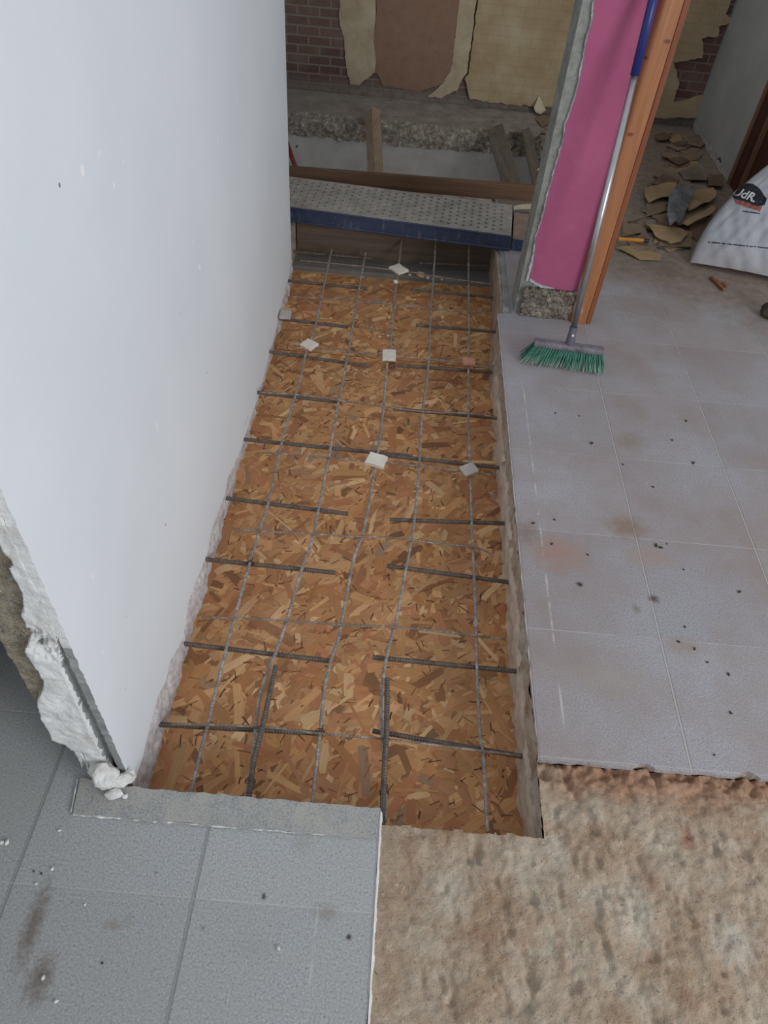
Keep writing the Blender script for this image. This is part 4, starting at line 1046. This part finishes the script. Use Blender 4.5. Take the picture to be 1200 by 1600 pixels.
for i in range(60):
    px, py = rnd.uniform(975, 1095), rnd.uniform(205, 385); s = rnd.uniform(12, 38)*(.55+(py-180)/330)
    if px < 1075-(py/500)*95: px = 1075-(py/500)*95+20+rnd.uniform(0, 40)
    if px > 1085+(py-200)*.5: px = 1085+(py-200)*.5-rnd.uniform(20, 40)
    a0 = rnd.uniform(0, 6.28); k = rnd.randint(4, 6)
    pts = [(px+s*rnd.uniform(.6, 1.1)*math.cos(a0+q*2*PI/k), py+s*.45*rnd.uniform(.6, 1.1)*math.sin(a0+q*2*PI/k)) for q in range(k)]
    sheet(pts, rnd.choice([M['paper_dusty'], M['paper_dusty'], M['paper_dusty'], M['paper_dark'], M['dusty_floor'], M['dusty_floor'], M['paper']]), 'small torn brown paper piece strewn in the litter beyond the pencil', .0005+.0003*i, .008, 20+i, group='small torn paper pieces in the litter')
flake_sheet('plastic_sheet', [(1042,315),(1057,297),(1080,293),(1082,305),(1073,327),(1063,347),(1047,352),(1040,343)], fl(.05), .002, M['plastic_sheet'], 'crumpled grey plastic sheet amid the tan paper', 'plastic sheet', .04, 3)
A, B = Vector(atz(966, 373, .024)), Vector(atz(1010, 376, .024))
pc = thing('pencil', A, 'flat yellow carpenter pencil with a dark end lying beside the door frame', 'pencil')
MB().tube([A, A.lerp(B, .9)], .008, 6).build('shaft', M['pencil'], pc); MB().tube([A.lerp(B, .9), A.lerp(B, 1.08)], .0095, 8).build('dark_end', M['pencil_end'], pc)
for i, (a, b, r, lb) in enumerate([((1111,433),(1131,453),.010,'longer reddish wood splinter on the floor before the sack'), ((1127,442),(1136,447),.009,'short wood splinter right beside the longer one before the sack')]):
    A, B = Vector(atz(*a, .008)), Vector(atz(*b, .008))
    o = MB().tube([A, A.lerp(B, .5)+Vector((.002, 0, .001)), B], [r*.8, r, r*.6], 5).build('wood_splinter', M['splinter'], origin=A); tag(o, lb, 'splinter')
lump('dirt_clod', on(1206, 484, .03), (.04, .035, .035), 'dark brown clod cut off by the right picture border', 'rubble', M['crumb_dark'], seed=50, sub=3)
# crumbs on the tiles
for i, (px, py, r, lb) in enumerate([(12, 1317, .006, 'pair-leading white plaster crumb at the left picture border'), (3, 1317, .006, 'greyish plaster crumb cut by the left picture border'), (82, 1358, .0042, 'bright white plaster crumb left of the middle of the left tiles'), (93, 1298, .004, 'white plaster crumb between the strip corner and the bright crumb'), (65, 1365, .003, None), (57, 1381, .0035, None), (53, 1362, .0025, None), (88, 1565, .0045, 'grey crumb low on the stained tile'), (435, 1482, .005, 'white sliver crumb on the tile left of the screed'), (245, 1365, .003, None), (133, 1414, .0032, None), (68, 1528, .005, None), (318, 1451, .003, None), (515, 1263, .004, None), (160, 1505, .003, None)]):
    lump('plaster_crumb', on(px, py, .0)+Vector((0, 0, r*.5)), (r*.95, r*.7, r*.6), lb or 'tiny crumb scattered on the left grey tiles', 'rubble', M['plaster'] if lb else random.choice([M['plaster'], M['crumb_dark'], M['grey_mortar_and_shade']]), 'crumbs on the left tiles', seed=60+i, sub=1)
for i, (px, py, r) in enumerate([(868,646,.005), (924,693,.008), (973,726,.005), (1083,724,.008), (1020,761,.006), (1072,658,.007), (1050,688,.006), (1025,853,.008), (1032,856,.007), (1042,850,.004), (907,915,.006), (1068,890,.004), (1155,925,.007), (918,867,.005), (862,850,.006), (866,812,.005), (1070,980,.005), (1060,1003,.006), (1085,1014,.006), (1105,1035,.005), (1138,1054,.006), (1142,1115,.005), (1141,1113,.004), (833,818,.007), (905,650,.004), (1116,1180,.004)]):
    lump('dirt_crumb', on(px, py, .0)+Vector((0, 0, r*.25)), (r*.9, r*.5, r*.4), 'small dark dirt crumb scattered on the pale right tiles', 'rubble', M['crumb_dark'], 'dirt crumbs on the right tiles', seed=90+i, sub=1)

# ------------------------------------------------------------------ LIGHT
w = bpy.data.worlds.new('daylight'); SC.world = w; w.use_nodes = True
bg = w.node_tree.nodes['Background']; bg.inputs[0].default_value = (.90, .95, 1.0, 1); bg.inputs[1].default_value = .56
def area(name, loc, target, sx, sy, power, col):
    d = bpy.data.lights.new(name, 'AREA'); d.shape = 'RECTANGLE'; d.size = sx; d.size_y = sy; d.energy = power; d.color = col
    o = bpy.data.objects.new(name, d); COL.objects.link(o); o.location = loc
    o.rotation_euler = (Vector(target)-Vector(loc)).to_track_quat('-Z', 'Y').to_euler(); return o
area('window_daylight', (3.0, -1.4, 1.8), (0, 1.0, .3), 1.8, 1.5, 82, (.97, .98, 1.0))
SC.view_settings.view_transform = 'Standard'; SC.view_settings.look = 'None'; SC.view_settings.exposure = 0.0; SC.view_settings.gamma = 1.0
SC.view_settings.use_curve_mapping = False
